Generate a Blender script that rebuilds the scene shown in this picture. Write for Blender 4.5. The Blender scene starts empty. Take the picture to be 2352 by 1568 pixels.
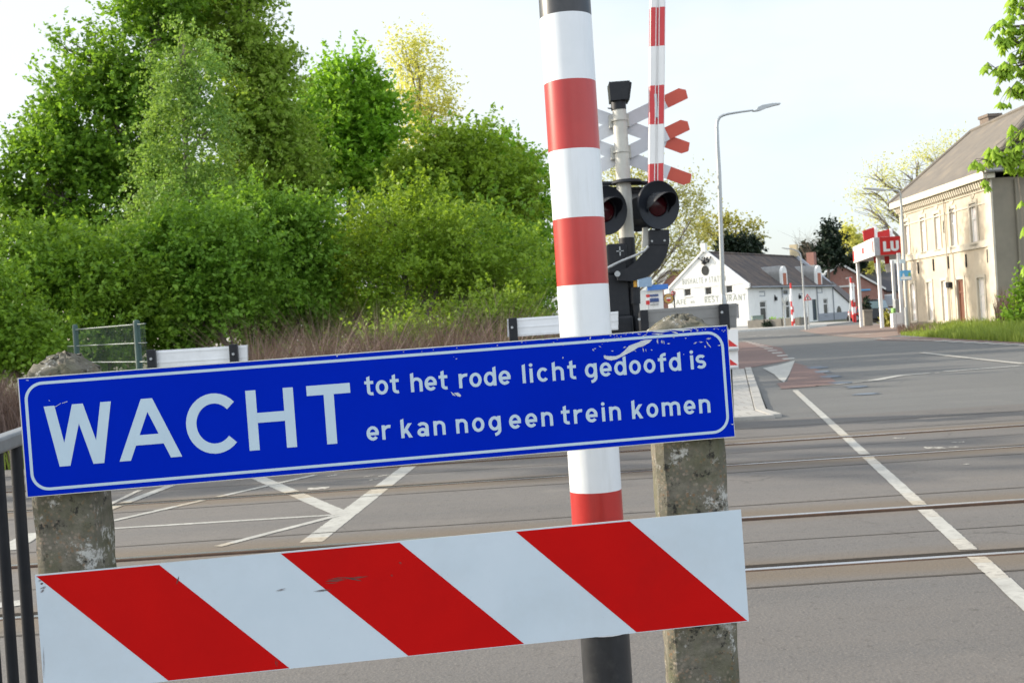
import bpy, math, random
import numpy as np
from mathutils import Vector, Matrix
random.seed(7); RNG = np.random.default_rng(7)
S = bpy.context.scene
COL = S.collection

# ------------------------------------------------------------------ camera
FPX, EYE = 2600.0, 1.25                      # focal length in picture units (2352 wide), eye height
PITCH, ROLL = math.radians(.584), math.radians(-3.74)
CAMROT = Matrix.Rotation(math.pi/2-PITCH, 3, 'X') @ Matrix.Rotation(ROLL, 3, 'Z')
cam = bpy.data.cameras.new('camera'); camo = bpy.data.objects.new('camera', cam); COL.objects.link(camo)
camo.matrix_world = Matrix.Translation((0, 0, EYE)) @ CAMROT.to_4x4()
cam.sensor_width = 36; cam.lens = 36*FPX/2352; cam.clip_start = .05; cam.clip_end = 5000
cam.dof.use_dof = True; cam.dof.focus_distance = 2.05; cam.dof.aperture_fstop = 20
S.camera = camo
# ------------------------------------------------------------------ light
SUN_AZ = math.radians(-73)                   # from +Y towards +X
SUN_EL = math.radians(23)
W = bpy.data.worlds.new('World'); S.world = W; W.use_nodes = True
wn = W.node_tree.nodes; wl = W.node_tree.links
bg = wn['Background']; sky = wn.new('ShaderNodeTexSky'); sky.sky_type = 'NISHITA'; sky.sun_disc = False
sky.sun_elevation = SUN_EL; sky.sun_rotation = SUN_AZ; sky.air_density = 1.0; sky.dust_density = 2.5; sky.ozone_density = 1.2
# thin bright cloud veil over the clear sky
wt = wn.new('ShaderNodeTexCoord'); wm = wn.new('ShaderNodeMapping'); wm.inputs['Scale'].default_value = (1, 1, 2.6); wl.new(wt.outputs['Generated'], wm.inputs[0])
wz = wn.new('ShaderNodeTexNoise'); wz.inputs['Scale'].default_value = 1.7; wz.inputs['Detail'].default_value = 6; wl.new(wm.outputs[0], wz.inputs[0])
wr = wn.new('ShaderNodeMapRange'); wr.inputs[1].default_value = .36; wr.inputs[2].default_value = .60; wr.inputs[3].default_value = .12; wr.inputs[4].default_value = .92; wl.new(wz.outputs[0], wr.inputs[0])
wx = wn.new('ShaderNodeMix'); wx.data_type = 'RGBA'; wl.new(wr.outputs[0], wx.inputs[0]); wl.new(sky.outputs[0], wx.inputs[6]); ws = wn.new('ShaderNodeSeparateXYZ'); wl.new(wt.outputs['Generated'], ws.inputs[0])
wg = wn.new('ShaderNodeMapRange'); wg.interpolation_type = 'SMOOTHSTEP'; wl.new(ws.outputs[1], wg.inputs[0])   # veil made brighter behind the viewer, added to light the foreground
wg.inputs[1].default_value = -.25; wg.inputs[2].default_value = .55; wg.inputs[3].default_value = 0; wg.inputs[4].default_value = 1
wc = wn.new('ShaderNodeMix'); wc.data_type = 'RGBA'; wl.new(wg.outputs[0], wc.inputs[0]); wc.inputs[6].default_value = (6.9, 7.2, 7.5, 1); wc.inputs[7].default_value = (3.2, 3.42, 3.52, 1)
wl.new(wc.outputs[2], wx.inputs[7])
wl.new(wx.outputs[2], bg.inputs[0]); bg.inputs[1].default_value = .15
sl = bpy.data.lights.new('sun', 'SUN'); sl.energy = 3.6; sl.angle = math.radians(.5); sl.color = (1, .90, .75)
so = bpy.data.objects.new('sun', sl); COL.objects.link(so)
SD = Vector((math.sin(SUN_AZ)*math.cos(SUN_EL), math.cos(SUN_AZ)*math.cos(SUN_EL), math.sin(SUN_EL)))
so.rotation_euler = SD.to_track_quat('Z', 'Y').to_euler(); so.location = (0, 0, 60)
S.view_settings.view_transform = 'Standard'; S.view_settings.look = 'None'
S.view_settings.gamma = 1; S.view_settings.exposure = 1.03

# ------------------------------------------------------------------ helpers
def ray(px, py): return CAMROT @ Vector(((px-1176)/FPX, -(py-784)/FPX, -1))
def P(px, py, Y):                            # point of the place seen at a picture position, at distance Y
    d = ray(px, py); return Vector((0, 0, EYE)) + d*(Y/d.y)
def G(px, py, z=0.0):                        # same, on the ground
    d = ray(px, py); return Vector((0, 0, EYE)) + d*((z-EYE)/d.z)
def V(*a): return Vector(a)

class MB:
    def __init__(s): s.v = []; s.f = []; s.m = []
    def add(s, vs, fs, m=0):
        o = len(s.v); s.v += [Vector(a) for a in vs]
        for f in fs: s.f.append(tuple(o+i for i in f)); s.m.append(m)
        return s
    def hexa(s, p, m=0):                     # 8 points: bottom ring, top ring
        return s.add(p, [(3,2,1,0),(4,5,6,7),(0,1,5,4),(1,2,6,5),(2,3,7,6),(3,0,4,7)], m)
    def box(s, c, d, R=None, m=0):
        R = R or Matrix.Identity(3); c = Vector(c); h = [x/2 for x in d]
        q = [(-1,-1,-1),(1,-1,-1),(1,1,-1),(-1,1,-1),(-1,-1,1),(1,-1,1),(1,1,1),(-1,1,1)]
        return s.hexa([c+R@Vector((a*h[0],b*h[1],e*h[2])) for a,b,e in q], m)
    def prism(s, pts, ext, m=0, mside=None):
        n = len(pts); e = Vector(ext); pts = [Vector(p) for p in pts]
        s.add(pts, [tuple(range(n))], m); s.add([p+e for p in pts], [tuple(reversed(range(n)))], m)
        return s.add(pts+[p+e for p in pts], [((i+1)%n, i, n+i, n+(i+1)%n) for i in range(n)], m if mside is None else mside)
    def poly(s, pts, m=0): return s.add(pts, [tuple(range(len(pts)))], m)
    def tube(s, path, r, n=8, m=0, caps=True):
        path = [Vector(p) for p in path]; k = len(path)
        rs = r if isinstance(r, (list, tuple)) else [r]*k
        up = None; rings = []
        for i in range(k):
            t = (path[min(i+1,k-1)]-path[max(i-1,0)]).normalized()
            if up is None or abs(up.dot(t)) > .98: up = V(0,0,1) if abs(t.z) < .9 else V(0,1,0)
            a = t.cross(up).normalized(); b = a.cross(t).normalized(); up = b
            rings.append([path[i]+(a*math.cos(j*2*math.pi/n)+b*math.sin(j*2*math.pi/n))*rs[i] for j in range(n)])
        vs = [p for g in rings for p in g]
        fs = [(i*n+j, i*n+(j+1)%n, (i+1)*n+(j+1)%n, (i+1)*n+j) for i in range(k-1) for j in range(n)]
        if caps: fs += [tuple(reversed(range(n))), tuple((k-1)*n+j for j in range(n))]
        return s.add(vs, fs, m)

def base_of(o):
    L = Vector((0,0,0))
    while o is not None: L += o.location; o = o.parent
    return L
def tag(o, label=None, cat=None, group=None, kind=None):
    for k, v in (('label',label),('category',cat),('group',group),('kind',kind)):
        if v: o[k] = v
    return o
def thing(name, label, cat, loc, group=None):
    o = bpy.data.objects.new(name, None); COL.objects.link(o); o.location = loc; o.empty_display_size = .2
    return tag(o, label, cat, group)
def obj(name, mb, mats, parent=None, smooth=False, label=None, cat=None, group=None, kind=None, bevel=0, origin=None):
    me = bpy.data.meshes.new(name)
    if not isinstance(mats, (list, tuple)): mats = [mats]
    if parent is not None: L = base_of(parent)
    elif kind == 'structure': L = V(0,0,0)
    elif origin is not None: L = Vector(origin)
    else:
        a = np.array([tuple(v) for v in mb.v]); lo, hi = a.min(0), a.max(0)
        L = V((lo[0]+hi[0])/2, (lo[1]+hi[1])/2, lo[2])
    me.from_pydata([tuple(v-L) for v in mb.v], [], mb.f)
    for m in mats: me.materials.append(m)
    if len(mats) > 1: me.polygons.foreach_set('material_index', mb.m)
    me.update()
    o = bpy.data.objects.new(name, me); COL.objects.link(o)
    if parent is not None: o.parent = parent
    else: o.location = L
    if smooth:
        me.polygons.foreach_set('use_smooth', [True]*len(me.polygons))
        try: me.set_sharp_from_angle(angle=math.radians(40))
        except Exception: pass
    if bevel:
        b = o.modifiers.new('edge', 'BEVEL'); b.width = bevel; b.segments = 2; b.limit_method = 'ANGLE'
    return tag(o, label, cat, group, kind)
def npmesh(name, Vv, Q, mat, parent=None, label=None, cat=None, group=None, kind=None, loc=None):
    me = bpy.data.meshes.new(name); n = len(Vv); k = Q.shape[1]; m = len(Q)
    L = base_of(parent) if parent is not None else (Vector(loc) if loc is not None else V(0,0,0))
    Vv = np.asarray(Vv, np.float32)-np.array(L, np.float32)
    me.vertices.add(n); me.vertices.foreach_set('co', Vv.ravel())
    me.loops.add(m*k); me.loops.foreach_set('vertex_index', Q.astype(np.int32).ravel())
    me.polygons.add(m); me.polygons.foreach_set('loop_start', np.arange(0, m*k, k, dtype=np.int32))
    me.update(calc_edges=True); me.materials.append(mat)
    o = bpy.data.objects.new(name, me); COL.objects.link(o)
    if parent is not None: o.parent = parent
    else: o.location = L
    return tag(o, label, cat, group, kind)
def copy_thing(root, d):
    r = root.copy(); COL.objects.link(r); r.location = root.location+Vector(d)
    for ch in list(root.children):
        c = ch.copy(); COL.objects.link(c); c.parent = r
        for g in list(ch.children):
            q = g.copy(); COL.objects.link(q); q.parent = c
    return r

# ------------------------------------------------------------------ materials
def base_mat(name):
    m = bpy.data.materials.new(name); m.use_nodes = True
    return m, m.node_tree.nodes, m.node_tree.links, m.node_tree.nodes['Principled BSDF']
def mixrgb(n, l, fac, a, b, mode='MIX'):
    x = n.new('ShaderNodeMix'); x.data_type = 'RGBA'; x.blend_type = mode
    for i, v in ((0,fac),(6,a),(7,b)):
        if hasattr(v, 'links'): l.new(v, x.inputs[i])
        elif i == 0: x.inputs[i].default_value = v
        else: x.inputs[i].default_value = (*v[:3], 1)
    return x.outputs[2]
def noise(n, l, scale, detail=4, rough=.6, vec=None):
    t = n.new('ShaderNodeTexNoise'); t.inputs['Scale'].default_value = scale
    t.inputs['Detail'].default_value = detail; t.inputs['Roughness'].default_value = rough
    if vec is None: vec = n.new('ShaderNodeTexCoord').outputs['Object']
    l.new(vec, t.inputs['Vector']); return t.outputs['Fac']
def ramp(n, l, v, a, b):
    r = n.new('ShaderNodeMapRange'); r.inputs[1].default_value = a; r.inputs[2].default_value = b
    l.new(v, r.inputs[0]); return r.outputs[0]
def math_(n, l, op, a, b=None):
    x = n.new('ShaderNodeMath'); x.operation = op
    for i, v in ((0,a),(1,b)):
        if v is None: continue
        if hasattr(v, 'links'): l.new(v, x.inputs[i])
        else: x.inputs[i].default_value = v
    return x.outputs[0]
def bump(n, l, bs, h, s, d=.01):
    b = n.new('ShaderNodeBump'); b.inputs['Strength'].default_value = s; b.inputs['Distance'].default_value = d
    l.new(h, b.inputs['Height']); l.new(b.outputs[0], bs.inputs['Normal'])
def mat(name, c1, c2=None, scale=6, rough=.6, metal=0, bmp=0, bscale=None, dirt=None, dscale=2.0, damt=.5, spec=.5, streaky=False):
    m, n, l, b = base_mat(name); c2 = c2 or tuple(x*.82 for x in c1)
    col = mixrgb(n, l, ramp(n, l, noise(n, l, scale), .3, .7), c1, c2)
    if dirt:
        dv = None
        if streaky:                          # runs of dirt that follow the length of the thing
            mp = n.new('ShaderNodeMapping'); mp.inputs['Scale'].default_value = (1, 1, .07); l.new(n.new('ShaderNodeTexCoord').outputs['Object'], mp.inputs[0]); dv = mp.outputs[0]
        d = ramp(n, l, noise(n, l, dscale, 8, .7, dv), .5, .72)
        col = mixrgb(n, l, math_(n, l, 'MULTIPLY', d, damt), col, dirt)
    l.new(col, b.inputs['Base Color']); b.inputs['Roughness'].default_value = rough; b.inputs['Metallic'].default_value = metal
    b.inputs['Specular IOR Level'].default_value = spec
    if bmp: bump(n, l, b, noise(n, l, bscale or scale*6, 6), bmp)
    return m
def leaf_mat(name, c1, c2, trans=.45, patch=.6, pscale=.45):
    m, n, l, b = base_mat(name)
    g = n.new('ShaderNodeNewGeometry'); col = mixrgb(n, l, g.outputs['Random Per Island'], c1, c2)
    f = ramp(n, l, noise(n, l, pscale, 2), .35, .65)
    col = mixrgb(n, l, math_(n, l, 'MULTIPLY', f, patch), col, tuple(x*y for x, y in zip(c2, (1.05,.8,.7))))
    l.new(col, b.inputs['Base Color']); b.inputs['Roughness'].default_value = .55; b.inputs['Specular IOR Level'].default_value = .3
    t = n.new('ShaderNodeBsdfTranslucent'); l.new(mixrgb(n, l, .5, col, (c1[0]*1.3, c1[1]*1.2, c1[2]*.5)), t.inputs[0])
    mx = n.new('ShaderNodeMixShader'); mx.inputs[0].default_value = trans
    l.new(b.outputs[0], mx.inputs[1]); l.new(t.outputs[0], mx.inputs[2]); l.new(mx.outputs[0], n['Material Output'].inputs[0])
    return m
RAILS = [(5.54, 1), (6.97, -1), (9.46, 1), (11.03, -1)]      # y of the head, side of the wheel groove
def asphalt(name, c1, c2, rust=True, big=.25):
    m, n, l, b = base_mat(name); tc = n.new('ShaderNodeTexCoord').outputs['Object']
    fine = noise(n, l, 90, 3, .8, tc)
    st = n.new('ShaderNodeMapping'); l.new(tc, st.inputs[0]); st.inputs['Scale'].default_value = (.12, 1.3, 1)
    streak = noise(n, l, 1.2, 6, .6, st.outputs[0])
    col = mixrgb(n, l, ramp(n, l, streak, .33, .68), c1, c2)
    col = mixrgb(n, l, math_(n, l, 'MULTIPLY', ramp(n, l, noise(n, l, big, 5, .65, tc), .42, .7), .55), col, tuple(x*.62 for x in c1))
    vor = n.new('ShaderNodeTexVoronoi'); vor.inputs['Scale'].default_value = 70; l.new(tc, vor.inputs['Vector'])
    col = mixrgb(n, l, ramp(n, l, fine, .54, .70), col, tuple(x*1.35 for x in c1))
    col = mixrgb(n, l, math_(n, l, 'MULTIPLY', ramp(n, l, noise(n, l, 75, 3, .8, tc), .57, .70), .7), col, tuple(x*.5 for x in c1))
    col = mixrgb(n, l, math_(n, l, 'MULTIPLY', ramp(n, l, noise(n, l, 22, 5, .75, tc), .56, .68), .8), col, tuple(x*.5 for x in c1))
    ck = n.new('ShaderNodeTexVoronoi'); ck.feature = 'DISTANCE_TO_EDGE'; ck.inputs['Scale'].default_value = .42
    wv = n.new('ShaderNodeVectorMath'); wv.operation = 'ADD'; wn_ = n.new('ShaderNodeTexNoise'); wn_.inputs['Scale'].default_value = 1.6; wn_.inputs['Detail'].default_value = 6; l.new(tc, wn_.inputs[0])
    l.new(tc, wv.inputs[0]); l.new(wn_.outputs['Color'], wv.inputs[1]); l.new(wv.outputs[0], ck.inputs['Vector'])
    crack = math_(n, l, 'MULTIPLY', ramp(n, l, ck.outputs['Distance'], .007, .002), ramp(n, l, noise(n, l, .5, 3, .6, tc), .5, .6))
    col = mixrgb(n, l, math_(n, l, 'MULTIPLY', crack, .6), col, tuple(x*.4 for x in c1))
    stain = math_(n, l, 'MULTIPLY', ramp(n, l, noise(n, l, .9, 7, .7, tc), .58, .7), .35)
    col = mixrgb(n, l, stain, col, (.19,.175,.155))
    if rust:
        sp = n.new('ShaderNodeSeparateXYZ'); l.new(tc, sp.inputs[0]); y = sp.outputs[1]
        dm = None
        for yr, sd in RAILS:
            d = math_(n, l, 'ABSOLUTE', math_(n, l, 'SUBTRACT', y, yr-.06*sd))
            dm = d if dm is None else math_(n, l, 'MINIMUM', dm, d)
        dm = math_(n, l, 'ADD', dm, math_(n, l, 'MULTIPLY', math_(n, l, 'SUBTRACT', noise(n, l, 1.6, 5, .6, st.outputs[0]), .5), .35))
        fr = ramp(n, l, dm, .36, .10)
        col = mixrgb(n, l, math_(n, l, 'MULTIPLY', fr, .65), col, mixrgb(n, l, fine, (.155,.115,.07), (.095,.075,.055)))
    l.new(col, b.inputs['Base Color']); b.inputs['Roughness'].default_value = .8; b.inputs['Specular IOR Level'].default_value = .35
    bump(n, l, b, math_(n, l, 'ADD', fine, vor.outputs['Distance']), .3, .005)
    return m
def brick_mat(name, c1, c2, mortar, scale=4.0, rot=None, bw=.22, rh=.07):
    m, n, l, b = base_mat(name); tc = n.new('ShaderNodeTexCoord').outputs['Object']
    mp = n.new('ShaderNodeMapping'); l.new(tc, mp.inputs[0])
    if rot: mp.inputs['Rotation'].default_value = rot
    t = n.new('ShaderNodeTexBrick'); l.new(mp.outputs[0], t.inputs[0])
    for k, c in (('Color1',c1),('Color2',c2),('Mortar',mortar)): t.inputs[k].default_value = (*c, 1)
    t.inputs['Scale'].default_value = 1; t.inputs['Brick Width'].default_value = bw; t.inputs['Row Height'].default_value = rh
    t.inputs['Mortar Size'].default_value = .008
    col = mixrgb(n, l, math_(n, l, 'MULTIPLY', ramp(n, l, noise(n, l, 1.3, 6), .4, .75), .4), t.outputs[0], tuple(x*.6 for x in c1))
    l.new(col, b.inputs['Base Color']); b.inputs['Roughness'].default_value = .85
    bump(n, l, b, t.outputs['Fac'], -.3); return m
def concrete_mat():
    m, n, l, b = base_mat('mossy_concrete'); tc = n.new('ShaderNodeTexCoord').outputs['Object']
    v = n.new('ShaderNodeTexVoronoi'); v.inputs['Scale'].default_value = 130; l.new(tc, v.inputs[0])
    col = mixrgb(n, l, ramp(n, l, noise(n, l, 26, 7, .75, tc), .35, .7), (.20,.185,.145), (.07,.066,.05))
    peb = ramp(n, l, v.outputs['Distance'], .45, .25)
    pc = mixrgb(n, l, ramp(n, l, noise(n, l, 60, 1, .5, tc), .35, .65), (.33,.29,.24), (.19,.11,.055))
    col = mixrgb(n, l, math_(n, l, 'MULTIPLY', math_(n, l, 'MULTIPLY', peb, ramp(n, l, noise(n, l, 30, 2, .5, tc), .45, .55)), .8), col, pc)
    col = mixrgb(n, l, math_(n, l, 'MULTIPLY', ramp(n, l, noise(n, l, 9, 6, .7, tc), .43, .63), .75), col, (.075,.082,.034))
    col = mixrgb(n, l, ramp(n, l, noise(n, l, 14, 8, .78, tc), .56, .62), col, (.46,.46,.43))
    col = mixrgb(n, l, ramp(n, l, noise(n, l, 45, 5, .7, tc), .58, .66), col, (.02,.02,.016))
    l.new(col, b.inputs['Base Color']); b.inputs['Roughness'].default_value = .92
    bump(n, l, b, math_(n, l, 'ADD', noise(n, l, 120, 8, .8, tc), math_(n, l, 'MULTIPLY', noise(n, l, 28, 6, .7, tc), 1.5)), 1.0, .004); return m

white_film = mat('white_reflective_film', (.50,.575,.635), (.46,.54,.60), 9, .45, dirt=(.33,.34,.33), dscale=5, damt=.18)
blue_film = mat('blue_reflective_film', (.0,.0165,.40), (.0,.0150,.37), 7, .5, spec=.02)
red_film = mat('red_reflective_film', (.46,.0055,.005), (.41,.005,.005), 8, .5, spec=.05, dirt=(.3,.01,.01), damt=.3)
letter_mat = mat('white_lettering_film', (.43,.55,.63), (.40,.515,.60), 20, .45)
alu_edge = mat('aluminium_sign_edge', (.62,.63,.62), (.48,.49,.48), 30, .4, .6)
scrape = mat('scraped_sign_metal', (.55,.58,.58), (.38,.42,.46), 120, .5)
smear = mat('dark_smear', (.05,.03,.025), (.11,.05,.04), 150, .7)
concrete = concrete_mat()
pole_white = mat('white_pole_sleeve', (.68,.71,.735), (.63,.665,.69), 11, .33, dirt=(.40,.40,.37), dscale=40, damt=.28, streaky=True)
pole_red = mat('red_pole_sleeve', (.43,.028,.024), (.36,.022,.02), 9, .3, dirt=(.22,.012,.012), dscale=30, damt=.5, streaky=True)
pole_black = mat('black_pole_paint', (.016,.018,.021), (.028,.03,.034), 18, .35, dirt=(.07,.07,.07), dscale=30, damt=.4)
black_metal = mat('black_painted_metal', (.007,.009,.013), (.012,.014,.018), 12, .5, dirt=(.035,.035,.035), dscale=9, damt=.3, spec=.3)
black_disc = mat('black_target_plate', (.004,.006,.010), (.007,.010,.016), 10, .5, spec=.35)
grey_mast = mat('grey_painted_mast', (.46,.46,.42), (.40,.40,.365), 9, .4, dirt=(.25,.24,.2), dscale=6, damt=.3)
grey_metal = mat('galvanised_metal', (.40,.42,.43), (.31,.33,.34), 14, .4, .5)
board_white = mat('white_cross_board', (.60,.62,.66), (.54,.56,.60), 6, .5, dirt=(.3,.3,.28), damt=.25)
board_red = mat('faded_red_board', (.52,.075,.04), (.46,.06,.035), 5, .5)
boom_red = mat('red_boom_film', (.55,.03,.035), (.50,.025,.03), 6, .4)
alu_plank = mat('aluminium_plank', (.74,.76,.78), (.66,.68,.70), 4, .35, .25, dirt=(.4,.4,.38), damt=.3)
shaded_plank = mat('shaded_aluminium_plank', (.22,.22,.21), (.19,.19,.185), 4, .5, .2, dirt=(.12,.12,.11), damt=.4)  # same aluminium plank, its shade put into a darker colour
green_fence = mat('dark_green_coating', (.012,.05,.042), (.016,.06,.05), 8, .4)
wire_mat = mat('green_wire', (.014,.05,.035), (.02,.06,.042), 8, .4)
wire_light = mat('bright_wire', (.17,.22,.205), None, 8, .4)
lens_red = mat('dark_red_lens', (.045,.003,.006), (.022,.002,.004), 60, .25, spec=.25)
hood_inside = mat('hood_inner_face', (.5,.48,.44), (.4,.38,.35), 12, .5)
yellow_paint = mat('yellow_paint', (.65,.33,.03), None, 6, .5)
rail_top = mat('polished_rail', (.52,.53,.55), (.42,.43,.46), 6, .28, .85)
rail_side = mat('rusty_rail', (.085,.045,.024), (.05,.028,.018), 16, .85)
slot_dirt = mat('groove_dirt', (.03,.022,.014), (.02,.016,.012), 12, .95)
road_mat = asphalt('worn_asphalt', (.140,.128,.116), (.108,.104,.100))
road_far_mat = asphalt('asphalt_far', (.135,.135,.128), (.11,.108,.104), rust=False, big=.12)
paint = mat('road_paint', (.40,.395,.36), (.30,.295,.27), 3, .65, dirt=(.16,.15,.13), dscale=14, damt=.75)
paint_worn = mat('worn_road_paint', (.42,.40,.35), (.30,.285,.25), 9, .75, dirt=(.13,.12,.11), dscale=22, damt=.9)
paint_rust = mat('rust_stained_paint', (.37,.33,.26), (.30,.265,.21), 9, .75, dirt=(.11,.085,.06), dscale=18, damt=.8)
paint_blue = mat('faded_blue_paint', (.105,.14,.19), (.12,.135,.15), 3, .75, dirt=(.13,.13,.12), dscale=9, damt=.9)
red_asphalt = asphalt('red_cycle_asphalt', (.175,.11,.095), (.15,.10,.087), rust=False)
brick_pave = mat('red_brick_paving', (.22,.15,.12), (.16,.12,.10), 1.5, .85, dirt=(.25,.2,.17), dscale=.7)
tile_mat = brick_mat('concrete_paving_tiles', (.38,.37,.34), (.33,.32,.30), (.17,.16,.13), bw=.3, rh=.3)
kerb_mat = mat('concrete_kerb', (.36,.35,.32), (.29,.28,.26), 5, .85, bmp=.2)
soil = mat('verge_soil', (.10,.085,.05), (.06,.075,.03), .7, .95, dirt=(.13,.10,.07), dscale=.3)
stucco = mat('white_stucco', (.74,.74,.71), (.68,.68,.66), 1.2, .85, dirt=(.5,.5,.48), dscale=.8, damt=.4)
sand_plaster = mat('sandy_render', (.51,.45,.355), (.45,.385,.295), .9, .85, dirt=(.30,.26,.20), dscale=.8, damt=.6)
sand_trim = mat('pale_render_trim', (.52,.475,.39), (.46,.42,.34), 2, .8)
side_plaster = mat('shaded_stained_side_render', (.25,.22,.165), (.19,.17,.13), 1.1, .9, dirt=(.2,.17,.13), dscale=1.2, damt=.5)  # darker sandy render: the end wall's shade put into the colour, plus patchy dirt
roof_dark = brick_mat('dark_roof_tiles', (.115,.085,.068), (.045,.04,.042), (.02,.018,.017), bw=1.1, rh=.42)
roof_brown = mat('weathered_brown_tiles', (.15,.135,.115), (.10,.09,.08), 3, .9, bmp=.6, bscale=6, dirt=(.24,.2,.15), dscale=1.5, damt=.7)
brick_red = brick_mat('red_brick', (.33,.135,.10), (.27,.11,.085), (.30,.25,.22), rot=(math.pi/2,0,0))
zinc = mat('zinc_sheet', (.26,.26,.25), (.21,.21,.205), 3, .5, .3)
glass_dark = mat('dark_window_glass', (.018,.022,.026), (.035,.04,.045), 2, .08)
frame_white = mat('white_window_frame', (.7,.7,.68), None, 8, .5)
blind_white = mat('white_window_blind', (.74,.70,.68), (.68,.64,.62), 3, .7)
brown_door = mat('brown_door_wood', (.16,.065,.04), (.12,.05,.03), 6, .5)
blue_door = mat('dark_blue_door', (.015,.03,.05), None, 6, .4)
grey_letters = mat('grey_wall_lettering', (.25,.27,.245), (.33,.35,.32), 2, .8)
plinth_mat = mat('grey_plinth', (.28,.30,.33), (.24,.26,.29), 3, .85)
plastic_white = mat('white_panel', (.75,.75,.74), (.70,.70,.69), 3, .4)
sign_red = mat('red_panel', (.55,.02,.02), (.50,.02,.02), 3, .4)
sign_blue = mat('light_blue_panel', (.07,.32,.60), (.10,.38,.64), 3, .4)
sign_navy = mat('dark_blue_panel', (.03,.06,.18), (.04,.08,.22), 3, .4)
sign_green = mat('green_panel', (.22,.45,.12), None, 3, .4)
gold = mat('gold_ring', (.55,.30,.06), None, 3, .4)
stone = mat('grey_stone', (.30,.28,.23), (.24,.22,.19), 4, .9, bmp=.4)
car_dark = mat('dark_car_paint', (.015,.02,.03), None, 3, .2); car_red = mat('red_car_paint', (.45,.02,.02), None, 3, .25)
car_glass = mat('car_glass', (.10,.16,.19), None, 3, .1); tyre = mat('tyre_rubber', (.015,.015,.015), None, 8, .9)
bark = mat('tree_bark', (.16,.135,.105), (.09,.075,.06), 9, .95, bmp=.5)
bark_pale = mat('pale_bark', (.22,.19,.15), (.13,.11,.09), 6, .9)
twig_mat = mat('bare_twigs', (.16,.12,.09), (.11,.085,.065), 5, .9)
L_deep = leaf_mat('deep_green_leaves', (0.232,0.427,0.048), (0.112,0.247,0.028))
L_fresh = leaf_mat('fresh_green_leaves', (0.304,0.563,0.048), (0.160,0.349,0.033))
L_birch = leaf_mat('grey_green_leaves', (0.256,0.417,0.095), (0.152,0.291,0.062))
L_mix = leaf_mat('olive_brown_leaves', (0.320,0.504,0.071), (0.240,0.330,0.062), patch=.25)
L_lime = leaf_mat('lime_leaves', (0.320,0.485,0.052), (0.176,0.310,0.033))
L_olive = leaf_mat('olive_leaves', (0.288,0.446,0.043), (0.160,0.272,0.028))
L_hazel = leaf_mat('hazel_leaves', (0.256,0.427,0.043), (0.128,0.262,0.030))
L_yellow = leaf_mat('yellow_leaves', (.66,.67,.22), (.47,.50,.14), trans=.55, patch=.15)
L_ginkgo = leaf_mat('golden_leaves', (.42,.41,.09), (.26,.27,.06), patch=.2)
L_silver = leaf_mat('silvery_leaves', (.50,.50,.22), (.30,.33,.10), patch=.25)
L_dark = leaf_mat('dark_conifer_needles', (.022,.045,.022), (.010,.022,.012), trans=.1)
L_chest = leaf_mat('chestnut_leaves', (.42,.60,.07), (.24,.42,.04), trans=.5, patch=.25)
L_grass = leaf_mat('grass_blades', (.26,.34,.06), (.15,.22,.04), trans=.4, patch=.3)
L_dry = leaf_mat('dry_stalks', (.20,.14,.12), (.095,.066,.056), trans=.15, patch=.5, pscale=.8)
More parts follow.
